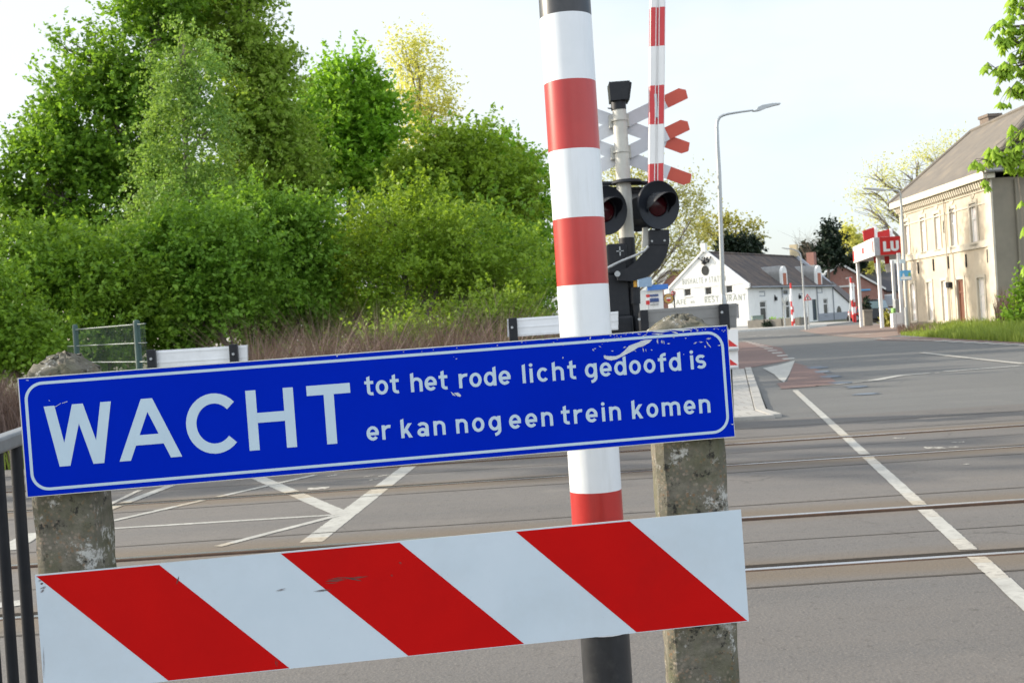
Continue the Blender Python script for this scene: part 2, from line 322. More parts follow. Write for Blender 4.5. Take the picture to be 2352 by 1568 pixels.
# ------------------------------------------------------------------ stroke lettering
def arc(cx, cy, rx, ry, a0, a1, k=28):
    n = max(4, int(abs(a1-a0)/360*k*1.3))
    return [(cx+rx*math.cos(math.radians(a0+(a1-a0)*i/n)), cy+ry*math.sin(math.radians(a0+(a1-a0)*i/n))) for i in range(n+1)]
def glyph(ch, s):
    """strokes of a letter (cap or ascender height 1) with stroke weight s: list of (kind, points), plus width"""
    h = s/2; x = .745; R = []
    Ln = lambda *p: R.append(('L', list(p)))
    Ar = lambda *a: R.append(('L', arc(*a)))
    Dg = lambda *p: R.append(('D', list(p)))
    St = lambda cx, top, bot=0: R.append(('P', [(cx-h,bot),(cx+h,bot),(cx+h,top),(cx-h,top-(.06 if top > .9 else 0))]))
    if ch in 'oeccdgqb':
        b = .60; w = b
        rx, ry = b/2-h, x/2-h
        if ch == 'o': Ar(b/2, x/2, rx, ry, 0, 360)
        if ch == 'e': Ar(b/2, x/2, rx, ry, 0, 318); Ln((h,x*.47),(b-.01,x*.47))
        if ch == 'c': Ar(b/2, x/2, rx, ry, 42, 318); w = b*.95
        if ch == 'd': Ar(b/2-.01, x/2, rx, ry, 0, 360); St(b-h, 1)
        if ch == 'g': Ar(b/2-.01, x/2, rx, ry, 0, 360); St(b-h, x, .02); Ar(b/2-.07, .02, b/2+.07-h, .24, 0, -80)
    elif ch == 'a':
        w = .56; Ar(.25, .225, .25-h, .225-h, 0, 360); Ar(.27, x-.25, .29-h, .25-h, 0, 150); St(w-h, x-.25)
    elif ch in 'hn':
        w = .58; St(h, 1 if ch == 'h' else x); Ar(.29, x-.29, .29-h, .29-h, 0, 165); St(w-h, x-.29)
    elif ch == 'm':
        w = .94; St(h, x)
        for c in (.2725, .6675): Ar(c, x-.25, .27-h, .25-h, 0, 160)
        St(.47, x-.25); St(w-h, x-.25)
    elif ch == 'r': w = .40; St(h, x); Ar(.36, x-.33, .36-h, .33-h, 75, 175)
    elif ch == 't': w = .43; St(.185, 1, .2); Ar(.36, .2, .175, .2-h, 180, 285); Ln((0,x-h),(.43,x-h))
    elif ch == 'f': w = .42; St(.185, .79); Ar(.38, .79, .195, .21-h, 80, 180); Ln((0,x-h),(.42,x-h))
    elif ch == 'i': w = s+.03; St(w/2, x); R.append(('P', arc(w/2, .92, h*1.15, h*1.15, 0, 345)))
    elif ch == 'l': w = s; St(h, 1)
    elif ch == 's':
        w = .52; q = (x-s)/4
        R.append(('L', arc(w/2, x-h-q, w/2-h, q, 30, 270)[:-1]+arc(w/2, h+q, w/2-h, q, 90, -150)))
    elif ch == 'k': w = .56; St(h, 1); Dg(s*.6, .22, .46, x); Dg(.25, .42, w-.09, 0)
    elif ch == 'W':
        w = 1.06
        for a, b_ in (((.08,1),(.26,0)),((.26,0),(.53,1)),((.53,1),(.80,0)),((.80,0),(.98,1))): Dg(*a, *b_)
    elif ch == 'A': w = .99; Dg(.085, 0, .495, 1); Dg(.905, 0, .495, 1); Ln((.26,.325),(.73,.325))
    elif ch == 'C': w = .80; Ar(.46, .5, .46-h, .5-h, 42, 318)
    elif ch == 'G': w = .80; Ar(.46, .5, .46-h, .5-h, 42, 345); Ln((.45,.45),(.82,.45))
    elif ch == 'H': w = .78; St(h, .94); St(w-h, .94); R[:] = [('P',[(0,0),(s,0),(s,1),(0,1)]),('P',[(w-s,0),(w,0),(w,1),(w-s,1)])]; Ln((s,.535),(w-s,.535))
    elif ch == 'T': w = .72; R.append(('P',[(0,1-s),(w,1-s),(w,1),(0,1)])); R.append(('P',[(w/2-h,0),(w/2+h,0),(w/2+h,1-s),(w/2-h,1-s)]))
    elif ch == 'B': w = .62; Ln((h,0),(h,1)); R.append(('L', [(h,1-h),(.35,1-h)]+arc(.35,.75-h/2,.27-h,.25-h/2,90,-90)+[(h,.5)])); R.append(('L', [(.35,.5)]+arc(.37,.25+h/2,.27-h,.25-h/2,90,-90)+[(h,h)]))
    elif ch == 'U': w = .66; R.append(('L', [(h,1)]+arc(.33,.3,.33-h,.3-h,180,360)+[(.66-h,1)]))
    elif ch == 'S':
        w = .62; q = (1-s)/4
        R.append(('L', arc(w/2, 1-h-q, w/2-h, q, 25, 270)[:-1]+arc(w/2, h+q, w/2-h, q, 90, -155)))
    elif ch == 'L': w = .55; Ln((h,1),(h,h),(w,h))
    elif ch == 'E': w = .56; Ln((w,1-h),(h,1-h),(h,h),(w,h)); Ln((h,.5),(w-.06,.5))
    elif ch == 'F': w = .54; Ln((w,1-h),(h,1-h),(h,0)); Ln((h,.5),(w-.06,.5))
    elif ch == 'I': w = s; Ln((h,0),(h,1))
    elif ch == 'O': w = .74; Ar(.37, .5, .37-h, .5-h, 0, 360)
    elif ch == 'N': w = .70; Ln((h,0),(h,1)); Ln((w-h,0),(w-h,1)); Dg(h,1,w-h,0)
    elif ch == 'R': w = .62; Ln((h,0),(h,1)); R.append(('L', [(h,1-h),(.35,1-h)]+arc(.35,.73,.27-h,.27-h,90,-90)+[(h,.46+h)])); Dg(.30,.5,.53,0)
    elif ch == 'Y': w = .7; Dg(.08,1,.35,.45); Dg(.62,1,.35,.45); Ln((.35,.46),(.35,0))
    elif ch == '&': w = .5; Ln((.1,.15),(.4,.9)); Ar(.25,.8,.12,.12,0,300)
    else: w = .3
    return R, w
def ribbon(pts, s):
    n = len(pts); a = [Vector(p) for p in pts]; closed = (a[0]-a[-1]).length < 1e-6; le = []; ri = []
    for i in range(n):
        p0 = a[i-1] if i > 0 else (a[-2] if closed else None)
        p1 = a[i+1] if i < n-1 else (a[1] if closed else None)
        d0 = (a[i]-p0).normalized() if p0 is not None else None; d1 = (p1-a[i]).normalized() if p1 is not None else None
        d0 = d0 or d1; d1 = d1 or d0
        nm = Vector((-(d0.y+d1.y), d0.x+d1.x)).normalized(); c = max(.4, nm.dot(Vector((-d0.y, d0.x))))
        le.append(a[i]+nm*(s/2/c)); ri.append(a[i]-nm*(s/2/c))
    return le, ri
def letter_mesh(mb, ch, s, O, U, Vu, N, size, wscale=1.0, m=0):
    """draw a letter with lower-left corner O, along U, up Vu, facing N; every stroke lies .05 mm (scaled) above the last"""
    R, w = glyph(ch, s); e = size*.0012
    for k, (kind, p) in enumerate(R):
        T = lambda q: O+U*(q[0]*size*wscale)+Vu*(q[1]*size)+N*(e*k)
        if kind == 'L':
            le, ri = ribbon(p, s)
            for i in range(len(le)-1): mb.poly([T(ri[i]), T(ri[i+1]), T(le[i+1]), T(le[i])], m)
        elif kind == 'P': mb.poly([T(q) for q in p], m)
        else:
            (x0,y0,x1,y1) = p
            if y0 > y1: x0,y0,x1,y1 = x1,y1,x0,y0
            hw = s/2*math.hypot(x1-x0, y1-y0)/abs(y1-y0)
            mb.poly([T((x0-hw,y0)), T((x0+hw,y0)), T((x1+hw,y1)), T((x1-hw,y1))], m)
    return w*size*wscale
def word(mb, text, s, O, U, Vu, N, size, span=None, gap=.2, m=0, wscale=1.0):
    ws = [glyph(c, s)[1]*size*wscale for c in text]
    g = gap*size if span is None or len(text) < 2 else (span-sum(ws))/(len(text)-1)
    x = 0
    for c, w in zip(text, ws):
        letter_mesh(mb, c, s, O+U*x, U, Vu, N, size, wscale, m); x += w+g
    return x-g

# ------------------------------------------------------------------ ground, road, crossing
mb = MB(); mb.poly([(-1500,-300,-.09),(1500,-300,-.09),(1500,3000,-.09),(-1500,3000,-.09)])
obj('ground', mb, soil, kind='structure')
XA, XB = -9, 16
mb = MB(); edges = [-6.0]
slots = []
for yr, sd in RAILS: slots.append((yr-.040-(.07 if sd < 0 else 0), yr+.040+(.07 if sd > 0 else 0)))
ys = -6.0
for a, b in slots+[(13.25, None)]:
    mb.poly([(XA,ys,0),(XB,ys,0),(XB,a,0),(XA,a,0)])
    if b is not None:
        mb.poly([(XA,a,0),(XB,a,0),(XB,a,-.085),(XA,a,-.085)]); mb.poly([(XA,b,-.085),(XB,b,-.085),(XB,b,0),(XA,b,0)]); ys = b
mb.poly([(XA,13.25,0),(XB,13.25,0),(XB,13.25,-.085),(XA,13.25,-.085)]); mb.poly([(XA,-6,0),(XA,13.25,0),(XA,13.25,-.085),(XA,-6,-.085)])
obj('road_crossing', mb, road_mat, kind='structure')
mb = MB()
for a, b in slots: mb.poly([(XA,a,-.06),(XB,a,-.06),(XB,b,-.06),(XA,b,-.06)])
obj('groove_bed', mb, slot_dirt, kind='structure')
which = ['nearest polished steel rail, just beyond the red and white board', 'second steel rail, far one of the near track', 'third steel rail, near one of the far track', 'farthest steel rail, next to the tiled pavement']
for (yr, sd), wd in zip(RAILS, which):
    r = thing('rail', wd, 'rail', (0, yr, 0), 'rails across the level crossing')
    prof = [(-.036,-.02),(-.030,-.002),(-.02,.004),(.02,.004),(.030,-.002),(.036,-.02),(.036,-.055),(-.036,-.055)]
    mb = MB(); x0, x1 = -70, 70
    for i in range(8):
        a, b = prof[i], prof[(i+1)%8]
        mb.poly([(x0,yr+a[0],a[1]),(x1,yr+a[0],a[1]),(x1,yr+b[0],b[1]),(x0,yr+b[0],b[1])], 0 if i == 2 else 1)
    obj('rail_head', mb, [rail_top, rail_side], r)
# joints and rusty edge strips of the crossing panels: narrow dark seams
mb = MB()
seam_mat = mat('panel_seam', (.035,.03,.025), (.06,.05,.04), 4, .95)
for y0 in (5.18, 7.42, 9.02, 11.5, 6.2, 10.3, 12.4):
    w = .012 if y0 not in (6.2, 10.3) else .006
    prev = None
    for i in range(51):
        x = XA+(XB-XA)*i/50; y = y0+RNG.normal()*.006
        if prev: mb.poly([(prev[0],prev[1]-w,.002),(x,y-w,.002),(x,y+w,.002),(prev[0],prev[1]+w,.002)])
        prev = (x, y)
obj('panel_seam', mb, seam_mat, kind='structure')
# road beyond the tracks
mb = MB(); mb.poly([(1.9,13.25,-.004),(70,13.25,-.004),(120,40,-.004),(120,98,-.004),(12,98,-.004),(10.2,48,-.004),(5.4,25.8,-.004),(3.2,14.4,-.004)])
obj('road', mb, road_far_mat, kind='structure')
# left pavement with kerb
mb = MB(); pv = [(-1.5,13.6),(3.02,13.6),(3.02,14.4),(5.2,25.6),(-1.5,25.6)]
mb.prism([(x,y,.035) for x,y in pv], (0,0,-.2)); obj('pavement', mb, tile_mat, kind='structure')
mb = MB()
kp = [(3.1,13.55),(3.1,14.4),(5.35,25.9)]
for i in range(2):
    a = Vector((*kp[i],0)); b = Vector((*kp[i+1],0)); t = (b-a).normalized(); nrm = V(t.y,-t.x,0); L = (b-a).length; n = max(1,int(L/1.0))
    for k in range(n):
        p0 = a+t*(L*k/n+.008); p1 = a+t*(L*(k+1)/n-.008); dz = V(0,0,.042+RNG.normal()*.006)
        q = [p0-nrm*.07, p0+nrm*.07, p1+nrm*.07, p1-nrm*.07]
        mb.hexa([v+V(0,0,-.1) for v in q]+[v+dz for v in q])
for k in range(5): mb.box((2.6-k*.92+RNG.normal()*.02,13.53+RNG.normal()*.01,-.06),(.9,.13,.2),Matrix.Rotation(RNG.normal()*.012,3,'Z'))
obj('pavement_kerb', mb, kerb_mat, kind='structure', bevel=.01)
# red cycle lane past the pavement, and its worn apron
mb = MB()
mb.poly([G(1655,865,.004),G(1692,838,.004),G(1740,806,.004),G(1690,783,.004),G(1719,785,.004),G(1761,798,.004),G(1814,826,.004),G(1770,846,.004)] and
        [(5.35,26.2,.004),(3.0,26.2,.004),(6.5,40,.004),(9.2,52,.004),(10.8,52,.004),(9.5,40,.004),G(1814,827,.004)])
mb.poly([G(1824,832,.004),G(1880,848,.004),G(1930,882,.004),G(1795,893,.004),G(1785,880,.004),G(1808,876,.004)])
mb.poly([G(2010,781,.004),G(2160,783,.004),G(2352,792,.004),G(2500,800,.004),G(2500,785,.004),G(2352,783,.004),G(2160,775,.004),G(2030,774,.004)])
obj('cycle_lane', mb, red_asphalt, kind='structure')
# road markings
def stripe(mb, pts, w, m=0, z=.004, jit=.004, sub=10):
    if len(pts) > 60: pts = pts[:-1:5]+[pts[-1]]
    pts = [Vector((p.x, p.y, z)) for p in pts]; ppl = []
    for a, b in zip(pts[:-1], pts[1:]): ppl += [a.lerp(b, i/sub) for i in range(sub)]
    ppl.append(pts[-1]); prev = None
    for i, p in enumerate(ppl):
        t = (ppl[min(i+1,len(ppl)-1)]-ppl[max(i-1,0)]).normalized(); n = V(-t.y, t.x, 0)
        a = p+n*(w/2+RNG.normal()*jit); b = p-n*(w/2+RNG.normal()*jit)
        if prev: mb.poly([prev[1], b, a, prev[0]], m)
        prev = (a, b)
PM = [paint, paint_worn, paint_rust, paint_blue]
def slotted(y): return any(a < y < b for a, b in slots)
def ystripe(mb, A, B, w, mfun, z):
    """long marking that is cut where it meets the rail grooves"""
    n = 900; run = []; last = None
    for i in range(n+1):
        p = Vector(A).lerp(Vector(B), i/n); k = None if slotted(p.y) else mfun(p.y)
        if k != last and last is not None and len(run) > 1: stripe(mb, run, w, last, z, .0018, 1)
        if k != last: run = [run[-1]] if (run and last is not None and k is not None) else []
        if k is not None: run.append(p)
        last = k
    if last is not None and len(run) > 1: stripe(mb, run, w, last, z, .0018, 1)
mb = MB()
def zone(y):
    d = min(abs(y-r[0]+.05*r[1]) for r in RAILS)
    return 2 if d < .13 else (1 if d < .45 or (11.5 < y < 13) or 16.5 < y else 0)
e0, e1 = G(1826,896), G(2378,1403); ystripe(mb, e0, e1+(e1-e0)*.25, .088, zone, .003)
stripe(mb, [G(1790,893),G(1921,883),G(2004,874)], .12, 1)
stripe(mb, [G(2004,874),G(2069,862),G(2135,857)], .2, 0)
stripe(mb, [G(2147,856.5),G(2158,856)], .15, 1)
stripe(mb, [G(2170,853),G(2345,840)], .2, 0); stripe(mb, [G(2352,835.5),G(2250,825),G(2117,810)], .16, 1, z=.006)
c0 = [G(1814,825),G(1761,798),G(1719,785),G(1690,778)]
pts = []
for a, b in zip(c0[:-1], c0[1:]): pts += [a.lerp(b, i/14) for i in range(14)]
for i in range(0, 40, 3): stripe(mb, [pts[i], pts[i+1]], .3, 0, z=.006, sub=2)
for i in range(7):
    x = 2155+i*31.5; stripe(mb, [G(x,782.5+i*1.65),G(x+20,783.5+i*1.65)], .45, 0, z=.008, sub=2)
for i in range(7):
    x = 2010+i*20; stripe(mb, [G(x,777.5+i*.6),G(x+11,777.8+i*.6)], .4, 1, z=.008, sub=2)
for i in range(9):
    x = 1720+i*33; stripe(mb, [G(x,772.5-i*.6),G(x+17,772-i*.6)], .5, 0, z=.008, sub=2)
for a, b in (((2004,846),(2012,848)),((2013,853),(2024,855.5)),((2028,863),(2036,865.5)),):
    pass
for x, y in ((1868,842),(1881,852),(1900,863),(1924,877),(1955,887)): stripe(mb, [G(x,y),G(x+14,y+4)], .3, 3, z=.006, jit=.05, sub=4)
stripe(mb, [G(1980,903),G(2000,906)], .3, 3, z=.004, jit=.05, sub=4)
for a, b, w in (((2052,1006),(2078,1006),.05),((2125,1029),(2165,1027),.09),((2150,1030),(2200,1026),.05),((2185,1016),(2215,1015),.03),((2214,1066),(2222,1067),.06)):
    stripe(mb, [G(*a),G(*b)], w, 1, z=.003, jit=.02)
# white give-way patch
tri = [G(1752,846),G(1790,838),G(1826,828),G(1812,862),G(1801,879),G(1790,872),G(1778,860)]
mb.poly([p+V(0,0,.008) for p in tri], 0)
# hatching at the left
def q7(x, y): return G(x*.4167, 980+y*.4167)
def yz(y): return 2 if min(abs(y-r[0]+.05*r[1]) for r in RAILS) < .25 else 0
ystripe(mb, q7(2290,190), q7(1715,635), .15, yz, .0020)
ystripe(mb, q7(1380,262), q7(1905,488), .13, yz, .0025)
ystripe(mb, q7(500,568), q7(1860,485), .06, lambda y: 0, .0030)
ystripe(mb, q7(1850,492), q7(1200,660), .07, yz, .0035)
ystripe(mb, q7(440,560), q7(1740,265), .07, yz, .0040)
ystripe(mb, q7(560,470), q7(940,325), .10, yz, .0045)
stripe(mb, [q7(600,430),q7(770,350)], .05, 1); stripe(mb, [q7(20,685),q7(200,585)], .16, 0); stripe(mb, [q7(-40,990),q7(120,970)], .14, 0)
for x, y, w, ln in ((1830,268,.05,60),(1755,338,.11,120),(2030,272,.03,60),(2060,290,.03,50),(2110,268,.04,50)): stripe(mb, [q7(x-ln/2,y+6),q7(x+ln/2,y-4)], w, 1, z=.003, jit=.015)
obj('road_marking', mb, PM, kind='structure')
# far side: forecourt, kerb and pavement of the white house
mb = MB(); mb.poly([p for p in (G(1835,759,.004),G(1900,749,.004),G(2060,742,.004),G(2120,748,.004),G(2075,768,.004),G(2030,774,.004),G(1990,776,.004),G(1900,770,.004))])
obj('forecourt', mb, brick_pave, kind='structure')
mb = MB(); k0, k1, k2, k3 = G(1640,766), G(1895,749), G(1960,741), G(1600,752)
mb.prism([p+V(0,0,.12) for p in (k0,k1,k2,k3)], (0,0,-.2)); obj('far_pavement', mb, kerb_mat, kind='structure')
mb = MB(); t = (k1-k0); nrm = V(t.y,-t.x,0).normalized()
mb.prism([p+V(0,0,.14) for p in (k0+nrm*.02,k0+nrm*.35,k1+nrm*.35,k1+nrm*.02)], (0,0,-.2)); obj('far_kerb', mb, mat('pale_kerb',(.55,.55,.52)), kind='structure')

# ------------------------------------------------------------------ foreground: sign, board, posts
SA, SB = P(40,868,1.84), P(1671,746,1.965)
SU = (SB-SA).normalized(); SN = SU.cross(V(0,0,1)).normalized(); SV = SU.cross(SN)
if SV.z > 0: SV = -SV
if SN.y > 0: SN = -SN
def SL(u, v, n=0): return SA+SU*(u/1000)+SV*(v/1000)+SN*(n/1000)     # millimetres on the sign
def board(name, parent, u0, v0, u1, v1, t, mats, r=0):
    mb = MB(); mb.prism([SL(u0,v1,0),SL(u1,v1,0),SL(u1,v0,0),SL(u0,v0,0)], -SN*(t/1000), 1); mb.m[0] = 0
    return obj(name, mb, mats, parent)
SW, SH = 1187.5, 194.8
sg = thing('warning_sign', 'long blue sign with white words WACHT tot het rode licht gedoofd is', 'sign', SL(SW/2,SH,-2))
board('sign_panel', sg, 0, 0, SW, SH, 3, [blue_film, alu_edge])
mb = MB(); a0, a1 = 0, .0; t = 1.6          # thin bare edge round the face
for q in (((0,0),(SW,0),(SW,t),(0,t)),((0,SH-t*.7),(SW,SH-t*.7),(SW,SH),(0,SH)),((0,t),(t,t),(t,SH-t*.7),(0,SH-t*.7)),((SW-t*.6,t),(SW,t),(SW,SH-t*.7),(SW-t*.6,SH-t*.7))): mb.poly([SL(u,v,.3) for u, v in reversed(q)])
obj('sign_edge', mb, alu_edge, sg)
mb = MB(); ins, r = 11.0, 27
ring = []
for cx, cy, a in ((SW-ins-r,ins+r,0),(ins+r,ins+r,90),(ins+r,SH-ins-r,180),(SW-ins-r,SH-ins-r,270)):
    ring += [(cx+r*math.cos(math.radians(a+i*9)), cy-r*math.sin(math.radians(a+i*9))) for i in range(11)]
ring.append(ring[0]); le, ri = ribbon(ring, 4.7)
for i in range(len(le)-1): mb.poly([SL(le[i].x,le[i].y,.35),SL(le[i+1].x,le[i+1].y,.35),SL(ri[i+1].x,ri[i+1].y,.35),SL(ri[i].x,ri[i].y,.35)])
obj('border_line', mb, letter_mat, sg)
mb = MB(); UP = -SV
for ch, u0, u1 in (('W',38,143.5),('A',151,250.5),('C',261,341),('H',360.5,438.5),('T',460.5,532.7)):
    w = glyph(ch,.167)[1]; letter_mesh(mb, ch, .167, SL(u0,149,.4), SU, UP, SN, .0997, (u1-u0)/(w*99.7))
obj('big_lettering', mb, letter_mat, sg)
mb = MB()
for txt, u0, u1, base in (('tot',557,614.5,73.2),('het',634,696.5,73.2),('rode',715.5,804,73),('licht',824,917,73),('gedoofd',932.5,1100.5,72.5),('is',1117,1145,72),
                          ('er',554.5,594,149),('kan',612,687,149),('nog',705,781.5,149),('een',795.5,871,149),('trein',885.5,989,149),('komen',1008.5,1147,149)):
    word(mb, txt, .158, SL(u0,base,.4), SU, UP, SN, .0325, (u1-u0)/1000, wscale=1.06)
obj('small_lettering', mb, letter_mat, sg)
# scrapes in the film
mb = MB()
def sc(pts, n=.55):
    mb.poly([SL(u,v,n) for u, v in pts])
def c2l(x, y):                               # picture to sign millimetres
    d = ray(x, y); q = V(0,0,EYE)+d*((SA-V(0,0,EYE)).dot(SN)/d.dot(SN)); w = q-SA
    return (w.dot(SU)*1000, w.dot(SV)*1000)
def zz(x, y): return c2l(1225+x*.2031, 747.25+y*.2031)
big = [(795,345),(805,335),(830,345),(930,347),(975,330),(1030,285),(1080,230),(1130,210),(1190,190),(1250,165),(1345,158),(1310,195),(1240,235),(1180,250),(1130,285),(1050,325),(1000,352),(940,382),(880,395),(830,385),(800,370)]
pc = [zz(*p) for p in big]; c = (sum(p[0] for p in pc)/len(pc), sum(p[1] for p in pc)/len(pc))
up = big[:11]; lo = [big[i] for i in (0,20,19,18,17,16,15,14,13,12,11)]
for i in range(10): sc([zz(*lo[i]), zz(*lo[i+1]), zz(*up[i+1]), zz(*up[i])])
for (x0,y0,x1,y1,w) in ((1350,70,1560,60,22),(1560,55,1800,48,20),(1700,30,2190,8,12),(2195,20,2205,110,8),(1340,95,1480,92,14),(1560,75,1640,92,16),(1840,68,1870,55,10),
        (1240,255,1248,300,9),(1270,262,1278,298,6),(1410,150,1416,212,9),(1450,160,1462,205,11),(1472,165,1480,212,7),(1510,200,1545,202,8),(1575,105,1592,150,8),
        (1140,280,1165,300,8),(1810,205,1850,190,8),(1870,180,1920,185,7),(1955,160,2010,140,9),(1955,175,1985,235,9),(1985,215,2008,250,9),(1940,225,1948,255,9),(2085,225,2125,215,9),
        (670,265,685,300,6),(690,270,715,255,6),(740,235,765,245,7),(880,290,910,295,7),(1015,255,1050,250,8),(1330,270,1345,280,9),(330,355,345,372,9),(1690,325,1702,330,6),(2235,1110,2262,1115,9)):
    for j in range(2):
        jx, jy = RNG.normal(0,4,2); a = zz(x0+jx,y0+jy); b = zz(x1+jx,y1+jy); d = Vector((b[0]-a[0],b[1]-a[1])); n = Vector((-d.y,d.x)).normalized()*w*.075*(1-.3*j)
        m1 = ((a[0]+b[0])/2+RNG.normal()*.5, (a[1]+b[1])/2+RNG.normal()*.5)
        sc([(a[0]-n.x*.3,a[1]-n.y*.3),(m1[0]-n.x,m1[1]-n.y),b,(m1[0]+n.x,m1[1]+n.y)], .6+.03*j)
sc([c2l(1042,902),c2l(1052,901),c2l(1059,907),c2l(1057,911),c2l(1050,909)]); sc([c2l(1035,899),c2l(1042,904),c2l(1047,909),c2l(1040,907)])
for p0, p1 in (((117,944),(128,933)),((128,933),(140,926)),((143,925),(155,922)),((60,872),(66,874)),((112,918),(115,921))):
    a, b = c2l(*p0), c2l(*p1); sc([a,(b[0],b[1]-.8),b,(a[0],a[1]+.9)])
for _ in range(90):                          # fine wear along the top right corner
    u = 1185-abs(RNG.normal())*230; v = abs(RNG.normal())*9+1; s_ = RNG.uniform(.4,1.8)
    sc([(u,v),(u+s_*2.2,v-RNG.uniform(0,1)),(u+s_*1.5,v+s_*.9)], .62)
obj('scrapes', mb, scrape, sg)
# red and white board underneath
V0, V1 = 321.5, 516.6
rb = thing('barrier_board', 'red and white diagonally striped board bolted below the blue sign', 'board', SL(595,V1,-2))
U0, U1 = 3.1, 1188.5
board('board_panel', rb, U0, V0, U1, V1, 3, [white_film, alu_edge])
mb = MB(); seg = (U1-U0)/6
for k in (0,2,4): mb.poly([SL(U0+seg*(k+1)+(.4 if k < 4 else -2),V1-1.2,.35),SL(U0+seg*(k+2)-(0 if k < 4 else 3),V1-1.2,.35),SL(U0+seg*(k+1),V0+2.2,.35),SL(U0+seg*k+(2 if k == 0 else 0),V0+2.2,.35)])
obj('red_stripe', mb, red_film, rb)
mb = MB()
for (x0,y0,x1,y1,w) in ((750,1332,800,1326,2.4),(790,1325,832,1333,2.2),(800,1326,845,1322,1.5),(745,1337,775,1335,1.6),(720,1357,760,1352,1.8),(405,1340,411,1323,2.0),(632,1357,658,1350,.8),(915,1292,922,1291,1.2),(95,1352,106,1346,1.6),(92,1340,101,1338,1.4),(88,1335,97,1333,1.0),(92,1358,102,1353,1.2),(897,1319,902,1321,1.3),(100,1480,101,1560,.5),(632,1512,637,1530,.9)):
    for j in range(3):
        jx, jy = RNG.normal(0,1.2,2); a = c2l(x0+jx,y0+jy); b = c2l(x1+jx,y1+jy); d = Vector((b[0]-a[0],b[1]-a[1])); n = Vector((-d.y,d.x)).normalized()*w*.35
        m1 = ((a[0]+b[0])/2+RNG.normal()*.6, (a[1]+b[1])/2+RNG.normal()*.6)
        sc([a,(m1[0]-n.x,m1[1]-n.y),b,(m1[0]+n.x,m1[1]+n.y)], .6+.05*j)
for _ in range(60):
    u, v = RNG.uniform(U0+10,U1-10), RNG.uniform(V0+6,V1-6); s_ = RNG.uniform(.15,.6); sc([(u,v),(u+s_*1.6,v+s_*.3),(u+s_,v+s_)], .6)
obj('scuffs', mb, smear, rb)
# concrete posts
def concrete_post(cx, cy, ztop, zsh, w, rot, label):
    N = 13; R = Matrix.Rotation(math.radians(rot), 3, 'Z'); ch = .012; h = w/2
    ring = [(-h+ch,-h),(h-ch,-h),(h,-h+ch),(h,h-ch),(h-ch,h),(-h+ch,h),(-h,h-ch),(-h,-h+ch)]
    # subdivide ring edges
    rg = []
    for i in range(8):
        a, b = ring[i], ring[(i+1)%8]; n = 8 if i%2 == 0 else 1
        rg += [(a[0]+(b[0]-a[0])*k/n, a[1]+(b[1]-a[1])*k/n) for k in range(n)]
    n = len(rg); zs = list(np.linspace(-.3, zsh-.012, 60))
    mb = MB(); rows = []
    def row(z, s, j): return [Vector((cx,cy,0))+R@Vector((x*s+RNG.normal()*j, y*s+RNG.normal()*j, 0))+V(0,0,z+RNG.normal()*j) for x, y in rg]
    for z in zs: rows.append(row(z, 1, .0009))
    for f in np.linspace(0, 1, 12)[0:]:
        s = 1-f*.93; z = zsh+(ztop-zsh)*(1-(1-f)**(1.45 if rot < -3 else 1.8))
        rows.append(row(z, s*(.985 if f == 0 else 1), .0020))
    for r_ in rows: mb.v += r_
    for i in range(len(rows)-1):
        for j in range(n): mb.f.append((i*n+j, i*n+(j+1)%n, (i+1)*n+(j+1)%n, (i+1)*n+j)); mb.m.append(0)
    mb.f.append(tuple((len(rows)-1)*n+j for j in range(n))); mb.m.append(0)
    return obj('concrete_post', mb, concrete, smooth=True, label=label, cat='post', group='concrete posts carrying the sign')
pl = P(152,808,1.93).z; sh = P(152,849,1.86).z
zt = P(152,810,1.92)
cl = P(172,1000,1.845+.06); cr = P(1590,1000,1.96+.055)
concrete_post(cl.x-.014, 1.845+.07, zt.z, P(150,852,1.9).z, .101, -4, 'mossy pebbled concrete post under the WACHT end of the sign')
concrete_post(cr.x-.008, 1.95+.082, P(1550,724,2.0).z, P(1550,764,2.0).z, .121, -2, 'lichen-covered concrete post under the right end of the sign, beside the striped pole')
# striped pole
PY = 2.62
pc_ = P(1350,900,PY); PR = .0598
pole = thing('striped_pole', 'thick red and white banded pole with black foot standing behind the sign', 'pole', (pc_.x, PY, 0))
zb = [P(x,y,PY-PR).z for x, y in ((1300,26),(1308,180),(1313,340),(1329,498),(1335,653),(1366,1133))]
step = (zb[1]-zb[4])/3
dx = P(1298,20,PY).x-P(1392,1500,PY).x; dz = P(1298,20,PY).z-P(1392,1500,PY).z; bx = P(1392,1500,PY)
def axis(z): return V(bx.x+dx*(z-bx.z)/dz, PY, z)
def bands(zz_, r, name, m, sm=True):
    mb = MB(); mb.tube([axis(z) for z in zz_], r, 48); return obj(name, mb, m, pole, smooth=sm)
zlow = P(1390,1462,PY-PR).z
bands([-.3, zlow], PR*.955, 'black_foot', pole_black)
z = zlow; cuts = [zlow, P(1369,1290,PY-PR).z, zb[5]]
allz = [zlow, zb[5]-step, zb[5], zb[4], zb[3], zb[2], zb[1], zb[0]]
# sleeve built as stacked bands of one film
mb = MB(); seqm = [0,1,0,1,0,1,0]
for i in range(len(allz)-1):
    n = 6; mb.tube([axis(allz[i]+(allz[i+1]-allz[i])*k/n) for k in range(n+1)], PR, 64, seqm[i], caps=False)
# ring ends
obj('banded_sleeve', mb, [pole_white, pole_red], pole, smooth=True)
bands([zb[0], zb[0]+.25, zb[0]+.262], [PR*1.0, PR*1.0, PR*.9], 'black_cap', pole_black)
